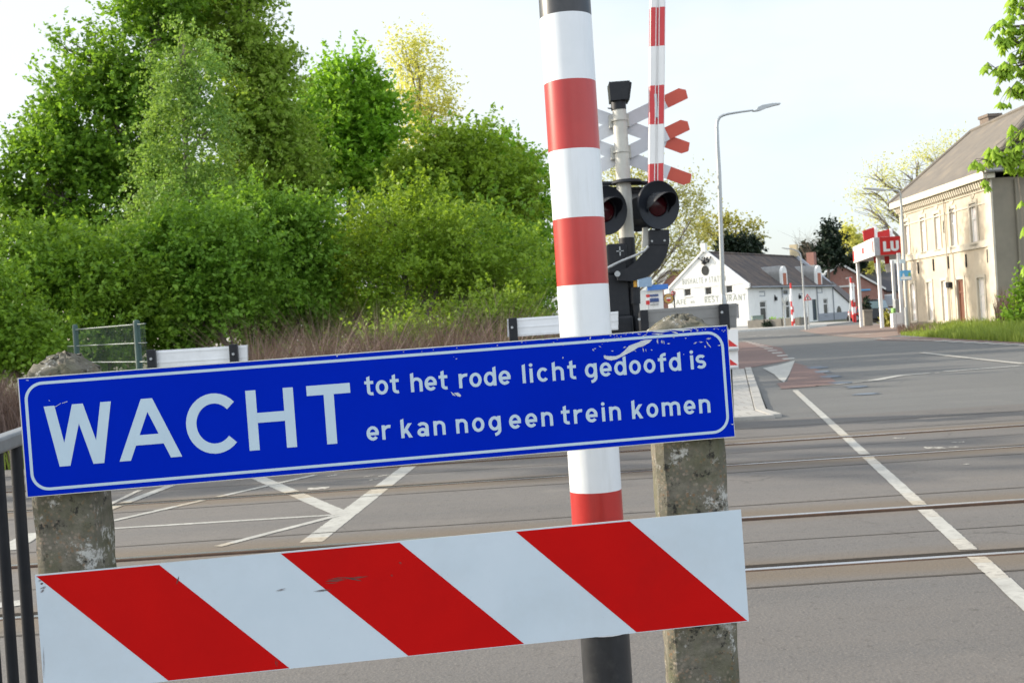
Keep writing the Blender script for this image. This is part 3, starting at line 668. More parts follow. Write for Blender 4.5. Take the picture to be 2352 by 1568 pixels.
# handrail on the left
HX = -1.06
rail_grey = mat('dull_galvanised_rail', (.22,.235,.25), (.16,.17,.185), 25, .5, .4)
hr = thing('handrail', 'galvanised handrail on dark round bars, left behind the sign', 'railing', (HX, 2.4, 0))
ra, rc = P(0,1000,2.33), P(47,984,2.47)
mb = MB(); d = (rc-ra).normalized(); A = ra-d*1.2; B = ra+d*.42
w = V(d.y,-d.x,0).normalized()*.02
for p, q in ((A,B),): mb.hexa([p-w-V(0,0,.032),p+w-V(0,0,.032),q+w-V(0,0,.032),q-w-V(0,0,.032),p-w,p+w,q+w,q-w])
obj('top_rail', mb, rail_grey, hr, bevel=.006)
zr = ra.z-.034
for k, (px, pyb) in enumerate(((5,1300),(52,1300))):
    Yb = 2.33+.09*k; b = P(px+(7 if k == 0 else 3), pyb, Yb); mb = MB(); mb.tube([(b.x,Yb,-.2),(b.x,Yb,zr+.01)], .0125 if k else .0115, 16); obj('bar', mb, black_metal, hr, smooth=True)
for Yb in (2.0,2.1,2.2,2.58,2.68):
    b = ra+d*((Yb-ra.y)/d.y); mb = MB(); mb.tube([(b.x,Yb,-.2),(b.x,Yb,zr+.01)], .0125, 16); obj('bar', mb, black_metal, hr, smooth=True)

# ------------------------------------------------------------------ crossing equipment beyond the tracks
def q1(x, y): return (1225+x*.2968, y*.2968)
def q2(x, y): return (1133.1+x*.29687, 392+y*.29687)
def q6(x, y): return (1316.9+x*.1797, 159.25+y*.1797)
MY = 13.5; K = MY/FPX
mast0 = P(1440,555,MY)
sigl = thing('crossing_signal', 'level crossing signal mast with double cross boards, bell housing and twin red lamps', 'signal', (mast0.x, MY, 0))
mx = lambda z: V(mast0.x+(z-mast0.z)*.006, MY, z)
zt_ = P(1423,248,MY).z; zj = P(1438,418,MY).z; zbk = P(1441,548,MY).z
def tube_obj(name, path, r, m, parent, n=20, smooth=True):
    mb = MB(); mb.tube(path, r, n); return obj(name, mb, m, parent, smooth=smooth)
tube_obj('mast', [mx(zbk), mx(zj), mx(zt_)], [K*17.5, K*17, K*16], grey_mast, sigl, 28)
tube_obj('mast_foot', [mx(-.2), mx(zbk-.02), mx(zbk+.01)], [K*19, K*18.5, K*18], black_metal, sigl, 28)
# bell housing
mb = MB(); a, b, c, d = [P(*q1(*p), MY) for p in ((578,652),(737,640),(720,782),(592,795))]
bk = V(0,.24,0); off = V(0,-.12,0)
mb.prism([p+off for p in (d,c,b,a)], (0,.24,0)); obj('bell_housing', mb, black_metal, sigl, bevel=.012)
mb = MB(); e, f = P(*q1(757,652),MY), P(*q1(740,785),MY); mb.prism([p+V(0,-.08,0) for p in (c,f,e,b)], (0,.26,0)); obj('bell_horn', mb, black_metal, sigl, bevel=.006)
tube_obj('bell_collar', [P(1421,253,MY), P(1420,232,MY)], K*17.5, black_metal, sigl)
tube_obj('bell_bolt', [P(1404,249.5,MY-.03), P(1396,249,MY-.03)], K*1.6, black_metal, sigl, 8)
# cross boards
def cross_board(c, ang, Yb, half, wid):
    """pointed board, both ends red"""
    R = Matrix.Rotation(math.radians(ang), 3, 'Y').inverted() if False else None
    ca, sa = math.cos(math.radians(ang)), math.sin(math.radians(ang))
    T = lambda u, v: V(c.x+u*ca-v*sa, Yb, c.z+u*sa+v*ca)
    h = wid/2; red = half-.285; th = V(0,.006,0)
    mb = MB()
    tip = [(half-.07,-h),(half,-h*.25),(half,h*.25),(half-.06,h)]
    tip = [(half-.02,-h),(half,h*.3),(half-.07,h)] if ang > 0 else [(half-.07,-h),(half,-h*.3),(half-.02,h)]
    tl = [(-u,-v) for u, v in tip]
    mb.prism([T(-red,-h),T(red,-h),T(red,h),T(-red,h)], th, 0)
    mb.prism([T(red+.0005,-h)]+[T(*p) for p in tip]+[T(red+.0005,h)], th, 1)
    mb.prism([T(-red-.0005,h)]+[T(*p) for p in tl]+[T(-red-.0005,-h)], th, 1)
    return obj('cross_board', mb, [board_white, board_red], sigl)
for pc__ in ((600,697),(624,1100)):
    c = P(*q6(*pc__), MY+.13)
    cross_board(c, 22.0, MY+.125, .885, .158); cross_board(c, -23.8, MY+.150, .885, .158)
for yq in (652, 1056):
    xq = 588 if yq < 900 else 612
    c = P(*q6(xq, yq), MY); mb = MB()
    mb.tube([c+V(0,0,-.012), c+V(0,0,.012)], K*19, 24)
    for sgn in (-1, 1): mb.box(c+V(sgn*K*19.5,.07,.0), (.035,.09,.15))
    obj('clamp', mb, grey_mast, sigl, smooth=True)
# lamp cross arm
ja = P(*q2(1030,85), MY); mb = MB()
mb.tube([ja+V(0,-.01,-.02), ja+V(0,-.01,.015)], [K*36,K*32], 28); obj('mast_plate', mb, black_metal, sigl, smooth=True)
mb = MB(); mb.tube([P(*q2(840,100),MY+.02), P(*q2(1290,95),MY+.02)], K*5, 10); mb.tube([P(*q2(900,140),MY+.05), P(*q2(1290,140),MY+.05)], K*4, 10)
mb.tube([ja, ja+V(0,0,-.16)], K*7, 12)
obj('lamp_arm', mb, black_metal, sigl, smooth=True)
hood_outer = mat('hood_outer_face', (.055,.058,.062), None, 10, .22)
def lamp(px, py, rp, yaw, Yl, facing=-1):
    c = P(px, py, Yl); k = Yl/FPX; r = rp*k
    R = Matrix.Rotation(math.radians(yaw), 3, 'Z') @ Matrix.Rotation(math.radians(3), 3, 'X')
    T = lambda v: c+R@Vector(v)
    mb = MB(); n = 48
    prof = [(r,0),(r*1.0,.012),(r*.97,.018),(r*.55,-.0)] 
    # plate with rim, slightly dished towards the lens
    rings = [(.245,.02),(.25,.004),(r*.6,.012),(r*.93,-.002),(r*.985,-.012),(r,-.004),(r,.02),(r*.9,.03),(.2,.03)]
    rings = [(r*.46,.03),(r*.48,.02),(r*.93,-.004),(r*.98,-.012),(r,-.002),(r,.022),(r*.94,.03),(r*.46,.034)]
    vs = [T((q*math.cos(j*2*math.pi/n), y, q*math.sin(j*2*math.pi/n))) for q, y in rings for j in range(n)]
    mb.add(vs, [(i*n+j, i*n+(j+1)%n, (i+1)*n+(j+1)%n, (i+1)*n+j) for i in range(len(rings)-1) for j in range(n)])
    plate = obj('target_plate', mb, black_disc, sigl, smooth=True)
    lr = r*.46
    mb = MB(); rr = [(lr,.03),(lr*.9,.012),(lr*.6,-.006),(.001,-.014)]
    vs = [T((q*math.cos(j*2*math.pi/n), y, q*math.sin(j*2*math.pi/n))) for q, y in rr for j in range(n)]
    mb.add(vs, [(i*n+j, i*n+(j+1)%n, (i+1)*n+(j+1)%n, (i+1)*n+j) for i in range(len(rr)-1) for j in range(n)])
    obj('red_lens', mb, lens_red, plate, smooth=True)
    # hood: upper part of a tube, longest at the top
    mb = MB(); m_ = 40; outer = []; inner = []
    def L_(a): return .06+.19*max(0, math.sin(math.radians(a)))**.7 if 0 <= a <= 180 else max(.004, .04-.1*abs(math.sin(math.radians(a))))
    for j in range(m_+1):
        a = -28+236*j/m_; ca, sa = math.cos(math.radians(a)), math.sin(math.radians(a))
        for lst, q in ((outer, lr*1.16), (inner, lr*1.12)): lst.append((T((q*ca,.02,q*sa)), T((q*ca*1.02,-L_(a),q*sa*1.02-.02))))
    for j in range(m_):
        mb.poly([outer[j][0],outer[j+1][0],outer[j+1][1],outer[j][1]], 1)
        mb.poly([inner[j+1][0],inner[j][0],inner[j][1],inner[j+1][1]], 0)
        mb.poly([outer[j][1],outer[j+1][1],inner[j+1][1],inner[j][1]], 0)
    obj('hood', mb, [black_disc, hood_outer], plate, smooth=True)
    mb = MB(); mb.tube([T((0,.03,0)),T((0,.12,0)),T((0,.17,0))], [r*.72,r*.66,r*.3], 28); obj('lamp_housing', mb, black_metal, plate, smooth=True)
lamp(1513, 471, 56, 25, MY-.32)
lamp(1391, 483, 57, 24, MY-.32)
# the lamp that faces away, behind the right one
c = P(*q2(1120,300), MY+.25); mb = MB(); mb.tube([c+V(0,-.12,0), c+V(0,.02,0), c+V(0,.03,0)], [K*26,K*38,K*52], 36); obj('rear_lamp', mb, black_metal, sigl, smooth=True)

# barrier machine with raised boom
bp = P(*q2(1000,1100), MY-.2)
bar = thing('crossing_barrier', 'black crossing barrier machine with its red and white boom raised upright', 'barrier', (bp.x, MY-.2, 0))
BY = MY-.28
def qbox(name, x0, y0, x1, y1, Yf, dep, m=black_metal, bev=.012, to_ground=False):
    a = P(*q2(x0,y1), Yf); b = P(*q2(x1,y1), Yf); c = P(*q2(x1,y0), Yf); d = P(*q2(x0,y0), Yf)
    x0_, x1_ = (a.x+d.x)/2, (b.x+c.x)/2; z0, z1 = (a.z+b.z)/2, (c.z+d.z)/2
    if to_ground: z0 = -.1
    mb = MB(); mb.box(((x0_+x1_)/2, Yf+dep/2, (z0+z1)/2), (x1_-x0_, dep, z1-z0)); return obj(name, mb, m, bar, bevel=bev)
qbox('drive_cabinet', 878, 562, 1040, 800, BY+.10, .34, bev=.03)
qbox('machine_body', 893, 800, 1050, 1125, BY+.12, .3)
qbox('body_side', 1052, 860, 1085, 1118, BY+.18, .2)
qbox('foot_box', 880, 1122, 1084, 1260, BY, .45, to_ground=True, bev=.03)
x1_ = q2(1100,900)[0]
tube_obj('side_column', [V(P(*q2(1104,900),BY+.15).x,BY+.15,-.1), P(*q2(1100,1020),BY+.15)], K*9, black_metal, bar, 16)
tube_obj('column_sleeve', [P(*q2(1098,1030),BY+.15), P(*q2(1096,900),BY+.15)], K*12, black_metal, bar, 16)
qbox('yellow_tag', 1086, 850, 1110, 900, BY+.06, .03, yellow_paint, .003)
tube_obj('pivot', [P(*q2(960,798),BY+.08), P(*q2(960,798),BY-.06)], K*6.5, grey_metal, bar, 16)
mb = MB(); c = P(*q2(980,622), BY+.09)
for dx_, dz_ in ((.0,.03),(0,-.03),(.028,0),(-.028,0)): mb.box(c+V(dx_,0,dz_), (.012 if dx_ == 0 else .03, .012, .045 if dx_ == 0 else .01))
obj('cabinet_catch', mb, grey_metal, bar)
# curved arm carrying the boom
mid = [(1284,455),(1284,560),(1270,620),(1225,690),(1150,760),(1060,800),(960,815)]; wd = [150,150,158,165,150,110,70]
up_, lo_ = [], []
for i, p in enumerate(mid):
    t = Vector(mid[min(i+1,len(mid)-1)])-Vector(mid[max(i-1,0)]); t.normalize(); n = Vector((-t.y,t.x))
    up_.append(Vector(p)+n*wd[i]/2); lo_.append(Vector(p)-n*wd[i]/2)
mb = MB()
for i in range(len(mid)-1): mb.prism([P(*q2(*q),BY) for q in (up_[i],up_[i+1],lo_[i+1],lo_[i])], (0,.16,0))
mb2 = MB(); outl = [P(*q2(*q),BY) for q in up_]+[P(*q2(*q),BY) for q in reversed(lo_)]; mb2.prism(outl, (0,.16,0))
obj('boom_arm', mb2, black_metal, bar, bevel=.01)
mb = MB(); a, b, c, d = [P(*q2(*p),BY-.012) for p in ((1205,462),(1362,462),(1362,572),(1205,572))]; mb.prism([d,c,b,a], (0,.2,0)); obj('boom_socket', mb, black_metal, bar, bevel=.01)
for x, y in ((1228,545),(1325,540)): tube_obj('socket_bolt', [P(*q2(x,y),BY-.01), P(*q2(x,y),BY-.03)], K*2.6, grey_metal, bar, 8)
mb = MB(); a, b, c, d = [P(*q2(*p),BY+.06) for p in ((1160,440),(1196,438),(1200,575),(1150,600))]; mb.prism([d,c,b,a], (0,.1,0)); obj('inner_bracket', mb, grey_mast, bar)
tube_obj('push_rod', [P(*q2(x,y),BY-.02) for x, y in ((1200,585),(1170,620),(1100,655),(1000,695),(930,728),(880,755))], K*2.8, grey_metal, bar, 8)
# boom
bY = BY+.08; bb, bt = P(1506,425,bY), P(1510.5,-60,bY); bd = (bt-bb); 
mb = MB(); cut = [405,376.5,286.5,197.3,107.4,18.4,-71]
hw = bY/FPX*17.3
for i in range(6):
    f0, f1 = (425-cut[i])/485 if i else 0, (425-cut[i+1])/485
    p, q = bb+bd*f0, bb+bd*f1; m = 0 if i%2 == 0 else 1
    prof = [(-hw,-.02),(-hw*.9,-.035),(-hw*.22,-.035),(-hw*.2,-.022),(hw*.2,-.022),(hw*.22,-.035),(hw*.9,-.035),(hw,-.02),(hw,.04),(-hw,.04)]
    vs = [p+V(x,y,0) for x, y in prof]+[q+V(x,y,0) for x, y in prof]; n = 10
    mb.add(vs, [(j,(j+1)%n,n+(j+1)%n,n+j) for j in range(n)], m)
    if i == 5: mb.poly(vs[n:], m)
    if i == 0: mb.poly(list(reversed(vs[:n])), m)
bo = obj('boom', mb, [boom_red, plastic_white], bar)
mb = MB()
for sgn in (-1, 1):
    for w_, x in ((.008, sgn*hw*.21), (.004, sgn*hw*1.0)): mb.prism([bb+V(x-w_/2,-.0385,0),bb+V(x+w_/2,-.0385,0),bb+bd+V(x+w_/2,-.0385,0),bb+bd+V(x-w_/2,-.0385,0)], (0,.004,0))
obj('boom_strip', mb, plastic_white, bo)
mb = MB(); p, q = P(*q1(950,910),bY-.03), P(*q1(950,728),bY-.03); mb.box((p+q)/2, (hw*.34,.012,(q-p).z)); obj('grey_reflector', mb, grey_metal, bo)

# aluminium plank barriers
def plank(name, label, pts, Yp, mat_, brackets, bolts, post=True, loc=None):
    a = P(*pts[0], Yp); c = P(*pts[2], Yp)
    t = thing(name, label, 'barrier', ((a.x+c.x)/2, Yp, 0), 'plank barriers beside the crossing')
    mb = MB(); q = [P(*p, Yp) for p in pts]; h = .028
    mb.prism([q[3],q[2],q[1],q[0]], (0,.05,0)); obj('plank', mb, mat_, t, bevel=.006)
    mb = MB()
    for f in (.1, .5, .9):
        e0 = q[0].lerp(q[3], f); e1 = q[1].lerp(q[2], f); mb.prism([e0+V(0,-.006,-.006),e1+V(0,-.006,-.006),e1+V(0,-.006,.006),e0+V(0,-.006,.006)], (0,.008,0))
    obj('plank_rib', mb, mat_, t)
    for bx, w_, top, bot in brackets:
        p = P(bx, top, Yp); s_ = Yp/FPX*w_; zb_ = -.1
        mb = MB(); mb.box((p.x, Yp-.045, (p.z+P(bx,bot,Yp).z)/2), (s_, .06, p.z-P(bx,bot,Yp).z)); br = obj('bracket', mb, black_metal, t, bevel=.008)
        mb = MB(); mb.tube([V(p.x,Yp+.12,zb_), V(p.x,Yp+.12,p.z-.03)], .045, 12); obj('upright', mb, black_metal, t, smooth=True)
        mb = MB(); mb.box((p.x+s_*.1, Yp+.075, p.z-.12), (s_*1.0, .1, .18)); obj('saddle', mb, black_metal, t)
    for bx, by in bolts:
        mb = MB(); p = P(bx, by, Yp-.075); mb.tube([p, p+V(0,-.015,0)], Yp/FPX*3, 10); obj('bolt', mb, grey_metal, t)
    return t
plank('plank_barrier', 'bright aluminium plank with black brackets above the WACHT end of the sign', ((341,806),(567,792),(568,848),(342,862)), 12.6, alu_plank, ((350,19,802.5,865),(538,19,790,850)), ((347,824),(536,813)))
plank('plank_barrier', 'bright aluminium plank running behind the left side of the striped pole', ((1165,732.5),(1420,715),(1420,757),(1166,774)), 13.2, alu_plank, ((1177,20,730,800),), ((1176,752),))
rp = plank('plank_barrier', 'aluminium plank with shade in its grey colour behind the lichen-covered post, with a black bracket', ((1476,712),(1692,696),(1692,752),(1476,770)), 12.9, shaded_plank, ((1477,19,712,770),(1660,22,698,770)), ((1468,733),(1658,717)))
# small chevron boards on the post beside it
ch = thing('marker_post', 'dark post with small red and white chevron boards beside the blue sign end', 'marker', (P(1674,800,12.6).x, 12.6, 0))
tube_obj('marker_pole', [V(P(1674,900,12.6).x,12.62,-.1), P(1670,757,12.62)], .04, black_metal, ch, 12)
for k, (y0, y1) in enumerate(((756,800),(804,843))):
    mb = MB(); a, b, c, d = [P(*p,12.55) for p in ((1672,y1+1),(1696,y1-1),(1695,y0),(1671,y0+1))]; mb.prism([a,b,c,d], (0,.03,0))
    bd_ = obj('chevron_board', mb, plastic_white, ch)
    mb = MB(); a, b, c = [P(*p,12.545) for p in ((1673,y1-4),(1695,y1-5),(1673,y1-21))]; mb.prism([a,b,c],(0,.003,0)); obj('red_chevron', mb, sign_red, bd_)
    mb = MB(); a, b = P(1671,y1+1,12.5), P(1697,y1-1,12.5); mb.box((a+b)/2+V(0,.05,-.01), ((b-a).x,.1,.02)); obj('board_shelf', mb, grey_metal, bd_)

# green mesh fence
f0, f1 = P(172,745,15.6), P(313,735,13.6)
gf = thing('mesh_fence', 'dark green wire mesh fence panel with two posts before the bushes', 'fence', ((f0.x+f1.x)/2,(f0.y+f1.y)/2,0))
for p, r in ((f0,.038),(f1,.041)):
    mb = MB(); mb.tube([V(p.x,p.y,-.2),p+V(0,0,-.03),p+V(0,0,-.008),p], [r,r,r*.85,r*.4], 20); obj('fence_post', mb, green_fence, gf, smooth=True)
fd = (f1-f0); fd.z = 0
def fpt(t, z): return V(f0.x+fd.x*t, f0.y+fd.y*t, z)
ztop = lambda t: P(172,757,15.6).z*(1-t)+P(313,745,13.6).z*t
mb = MB()
for i in range(-8, 55):
    t = i/46; zt2 = ztop(t)-(.24 if t < -.02 else 0)
    if t > 1.12: break
    mb.tube([fpt(t,-.1), fpt(t,zt2+.015)], .0028, 5, caps=False)
obj('mesh_wires', mb, wire_mat, gf)
mb = MB()
for dz_ in (0,-.225,-.45,-.68,-.9):
    t0 = -.16 if dz_ < -.1 else -.02
    for o_ in (-.008,.008): mb.tube([fpt(t0,ztop(t0)+dz_)+V(0,o_,0), fpt(1.12,ztop(1.12)+dz_)+V(0,o_,0)], .0065, 6)
obj('cross_wire', mb, wire_light, gf)

# ------------------------------------------------------------------ foliage tools
def leaves(C_, N_, size, aspect=.62, jitter=.55):
    """one kite per leaf at C_ (n,3), facing N_"""
    n = len(C_); N_ = N_/np.linalg.norm(N_, axis=1, keepdims=True)
    a = RNG.normal(size=(n,3)); a -= N_*(a*N_).sum(1, keepdims=True); a /= np.linalg.norm(a, axis=1, keepdims=True)
    b = np.cross(N_, a); s = (size*(1+RNG.uniform(-jitter, jitter, n)))[:,None]
    v = np.stack([C_-a*s*.55, C_+b*s*aspect*.5-N_*s*.06, C_+a*s*.5, C_-b*s*aspect*.5-N_*s*.06], 1).reshape(-1,3)
    return v, np.arange(n*4).reshape(n,4)
def blobs_world(bl, Y, flat=.8):
    out = []
    for b in bl:
        yy = b[4] if len(b) > 4 else Y
        c = P(b[0], b[1], yy); k = yy/FPX; rx, rz = b[2]*k, b[3]*k
        out.append((np.array(c), np.array((rx, min(max(rx,rz*.8),rx*1.3)*flat, rz))))
    return out
def foliage_pts(blobs, ncl, nl, crad, shell=.45, droop=0, void=0, upb=.45):
    """sprays of leaves: every clump is a handful of twigs that reach outwards, with leaves along them"""
    vol = np.array([np.prod(r)**.75 for c, r in blobs]); cnt = np.maximum(3, (ncl*vol/vol.sum()).astype(int))
    Cs, Ns, cl = [], [], []
    for (c, r), k in zip(blobs, cnt):
        d = RNG.normal(size=(k,3)); d /= np.linalg.norm(d, axis=1, keepdims=True)
        q = c+d*r*(RNG.uniform(shell**3, 1.05, (k,1))**(1/3)); d = d[q[:,2] > .05]; q = q[q[:,2] > .05]
        if void:
            n_ = np.sin(q[:,0]*2.1+q[:,2]*.7)*np.sin(q[:,1]*1.9+1)+np.sin(q[:,2]*2.3+q[:,0]*.9+2)*.8; kp = n_ > np.quantile(n_, void) if len(q) > 4 else np.ones(len(q), bool); q, d = q[kp], d[kp]
        cl.append(q)
        rad = crad*RNG.uniform(.5, 1.5, len(q)); nt = 7
        td = d[:,None,:]*.55+RNG.normal(size=(len(q),nt,3))*.62+np.array((0,0,upb)); td /= np.linalg.norm(td, axis=2, keepdims=True)
        tl = rad[:,None]*RNG.uniform(.6, 1.7, (len(q),nt))
        nn = np.maximum(6, (nl*(rad/crad)**1.5).astype(int)); idx = np.repeat(np.arange(len(q)), nn); tw = RNG.integers(0, nt, len(idx))
        t_ = RNG.uniform(.05, 1, len(idx))**.8
        p = q[idx]+td[idx,tw]*(tl[idx,tw]*t_)[:,None]+RNG.normal(size=(len(idx),3))*(rad[idx]*.10*(1.25-t_))[:,None]
        if droop: p[:,2] -= droop*rad[idx]*t_**2
        nrm = RNG.normal(size=(len(idx),3))*.7+td[idx,tw]*.25+np.array((0,0,.6))
        Cs.append(p); Ns.append(nrm)
    return np.concatenate(Cs), np.concatenate(Ns), cl
def branch(mb, a, b, r0, r1, bend=.15, n=5, sides=6):
    a, b = Vector(a), Vector(b); L = (b-a).length; o = Vector(RNG.normal(size=3))*L*bend*.4+V(0,0,L*bend*.5)
    path = [a.lerp(b, i/n)+o*math.sin(math.pi*i/n) for i in range(n+1)]
    mb.tube(path, [r0+(r1-r0)*i/n for i in range(n+1)], sides, caps=False); return path
def tree(name, label, cat, bl, Y, leafm, ncl, nl, lsize, crad, trunk=None, tr=.2, barkm=None, group=None, shell=.45, droop=0, twigs=6, aspect=.62, stems=1, limb=.3, flat=.8, void=0, upb=.45):
    B = blobs_world(bl, Y, flat); lowz = min(c[2]-r[2] for c, r in B); wsum = sum(np.prod(r) for c, r in B)
    cx = sum(c[0]*np.prod(r) for c, r in B)/wsum; cy = sum(c[1]*np.prod(r) for c, r in B)/wsum
    if trunk is not None: cx = P(trunk, 780, Y).x
    t = thing(name, label, cat, (cx, cy, 0), group)
    Cs, Ns, cl = foliage_pts(B, ncl, nl, crad, shell, droop, void, upb)
    keep = Cs[:,2] > .02; Cs, Ns = Cs[keep], Ns[keep]
    v, q = leaves(Cs, Ns, lsize, aspect); npmesh('crown', v, q, leafm, t)
    mb = MB(); top = max(c[2]+r[2]*.3 for c, r in B); barkm = barkm or bark
    bases = [V(cx+RNG.normal()*(0 if stems == 1 else .5), cy+RNG.normal()*(0 if stems == 1 else .4), -.1) for _ in range(stems)]
    spines = []
    for i, b0 in enumerate(bases):
        tgt = max(B, key=lambda q_: q_[0][2]) if stems == 1 else B[i % len(B)]
        pth = branch(mb, b0, Vector(tgt[0])+V(0,0,tgt[1][2]*.3), tr, tr*.18, .06, 10, 10); spines.append(pth)
    for (c, r), q_ in zip(B, cl):
        sp = spines[int(RNG.integers(len(spines)))]; k = [p for p in sp if p.z < c[2]-.5*r[2]-.7*math.hypot(p.x-c[0],p.y-c[1])] or sp[:3]
        st = k[-1]; pth = branch(mb, st, c, tr*.34, tr*.12, limb, 8, 6)
        for j in range(min(twigs, len(q_))):
            s_ = pth[int(RNG.integers(2, 7))]; branch(mb, s_, q_[j], tr*.12, tr*.03, .12, 4, 4)
    obj('trunk', mb, barkm, t, smooth=True)
    return t
def x1(x, y): return (x*.508, y*.508)
# ------------------------------------------------------------------ trees and bushes at the left
tree('broadleaf_tree', 'tallest broad green tree at the far left with an uneven ragged crown', 'tree',
     [(345,60,75,75),(265,200,80,85),(240,125,22,40),(165,310,75,75),(35,400,65,50),(255,330,150,140),(150,450,150,120),(400,-60,80,90),(60,440,90,110),(330,180,90,120),(150,225,22,22),(85,290,28,14),(148,110,6,40),(300,480,120,110)],
     38, L_deep, 1100, 95, .155, .85, 300, .30, void=.24, group='trees beside the railway')
tree('broadleaf_tree', 'tall mixed tree with brownish young leaves on the right of the big group', 'tree',
     [(545,70,90,110),(605,150,55,70),(560,210,90,110),(610,320,95,110),(655,290,40,55),(620,440,100,110),(520,30,70,90),(640,220,35,40),(560,-30,60,50),(560,430,90,100)],
     40, L_mix, 900, 90, .145, .75, 590, .2, void=.15, group='trees beside the railway')
tree('deciduous_tree', 'dark green tree filling the middle behind the slender birch', 'tree',
     [(640,380,90,120),(560,500,120,110),(680,470,80,110),(690,280,40,60),(450,560,110,90)], 43, L_deep, 420, 90, .16, .8, 640, .22, void=.15, group='trees beside the railway')
tree('birch_tree', 'slender grey-green birch with pale trunk in front of the tall trees', 'tree',
     [(425,120,50,70),(400,200,48,80),(460,190,45,70),(420,290,75,80),(480,300,60,70),(430,400,100,85),(440,490,140,90),(370,560,120,70),(520,560,110,70)],
     33, L_birch, 620, 85, .085, .6, 425, .16, bark_pale, void=.12, upb=.1, group='trees beside the railway', droop=.5)
tree('maple_tree', 'bright fresh green maple with dense pointed crown left of the yellow tree', 'tree',
     [(805,225,75,55),(890,300,25,50),(740,300,35,60),(770,290,55,60),(850,290,45,70),(810,350,85,70),(745,270,22,55),(735,350,40,60),(860,390,40,50),(780,430,80,55),(850,215,20,30),(808,190,14,30),(775,200,12,28)],
     46, L_fresh, 520, 95, .175, .85, 805, .25, void=.18, upb=.8, group='trees beside the railway')
tree('poplar_tree', 'thin yellow-leaved tree with airy crown standing out against the white sky', 'tree',
     [(935,140,38,48),(975,160,40,55),(930,220,45,50),(985,235,48,55),(950,300,52,50),(1010,290,35,45),(925,100,14,25),(970,350,60,45)],
     55, L_yellow, 300, 34, .13, .8, 955, .13, bark_pale, twigs=14, shell=.15, upb=.9)
tree('hornbeam_tree', 'dense rounded green tree mound behind the olive bush near the striped pole', 'tree',
     [(1010,390,85,75),(1080,370,75,65),(1050,450,130,90),(960,450,70,90),(1130,450,70,80),(1180,440,50,80)], 40, L_lime, 560, 95, .145, .7, 1040, .2, twigs=8, droop=.3, void=.15, upb=.9)
tree('field_maple', 'sunlit yellowish green tree edge next to the striped pole', 'tree',
     [(1130,370,50,35),(1190,380,30,50),(1200,460,55,70),(1225,540,45,90),(1215,640,60,80),(1160,500,50,60),(1210,410,20,30)], 44, L_fresh, 340, 70, .14, .7, 1200, .16, void=.15, upb=.8)
BG = 'bushes along the railway verge'
tree('bush', 'wide olive green bush in front of the rounded tree', 'bush',
     [(930,560,140,95),(1060,560,150,100),(840,620,110,110),(980,660,210,85),(1130,640,130,110),(770,700,70,80),(880,490,60,40),(1000,490,70,40),(1150,720,110,60),(940,740,180,60)],
     28, L_olive, 900, 75, .085, .55, 980, .10, twigs=22, void=.2, upb=.6, group=BG, stems=7, shell=.3)
tree('bush', 'dense dark green bush behind the green mesh fence', 'bush',
     [(120,640,130,90),(240,650,130,90),(60,720,110,100),(180,750,170,90),(300,740,120,90),(30,610,80,80)], 24, L_hazel, 680, 90, .088, .5, 160, .08, void=.12, group=BG, stems=5)
tree('bush', 'mid green tall bush right of the mesh fence above the aluminium plank', 'bush',
     [(400,620,130,100),(520,620,110,100),(370,720,120,90),(490,730,130,80),(450,560,110,70)], 25, L_deep, 680, 90, .088, .5, 440, .08, void=.12, group=BG, stems=5)
tree('bush', 'dark shaded bush between the two big bushes, over dry stalks', 'bush',
     [(620,620,110,110),(680,560,70,90),(640,720,110,80),(590,540,80,80),(700,680,70,90)], 27, L_deep, 560, 90, .095, .52, 640, .08, void=.1, group=BG, stems=5)
tree('bush', 'leafy low bush in the far left corner behind the handrail', 'bush',
     [(0,790,90,70),(80,810,80,60),(-80,700,90,110),(-90,800,90,80)], 21, L_hazel, 300, 90, .08, .45, 0, .06, group=BG, stems=4)
tree('bush', 'dense dark thicket behind the olive bush, filling the gaps under the trees', 'bush',
     [(700,620,80,110),(800,600,110,90),(950,600,140,100),(1100,600,120,110),(1230,640,80,120),(680,740,100,70),(850,740,140,70),(1050,740,140,70),(1220,740,90,70),(560,700,90,90)], 36, L_deep, 520, 80, .15, .75, 900, .10, group=BG, stems=7, shell=.1)
# taller trees out to the left that keep the crossing in shade
for i, (x, y, h, lab) in enumerate(((-24,19,12.5,'broad tree by the railway left of the view, second one'),(-21,29,13,'broad tree by the railway left of the view, beside the tallest'),)):
    t = thing('broadleaf_tree', lab, 'tree', (x, y, 0), 'trees beside the railway')
    B = [(np.array((x,y,h*.62)), np.array((3.2,3.2,h*.34))), (np.array((x-2,y+1,h*.45)), np.array((2.6,2.6,h*.3))), (np.array((x+2,y-1.2,h*.45)), np.array((2.6,2.6,h*.3))), (np.array((x,y,h*.22)), np.array((3,3,h*.2)))]
    Cs, Ns, cl = foliage_pts(B, 150, 60, .8); v, q = leaves(Cs, Ns, .34); npmesh('crown', v, q, L_deep, t)
    mb = MB(); branch(mb, (x,y,-.1), (x,y,h*.8), .25, .05, .05, 8, 8); obj('trunk', mb, bark, t, smooth=True)

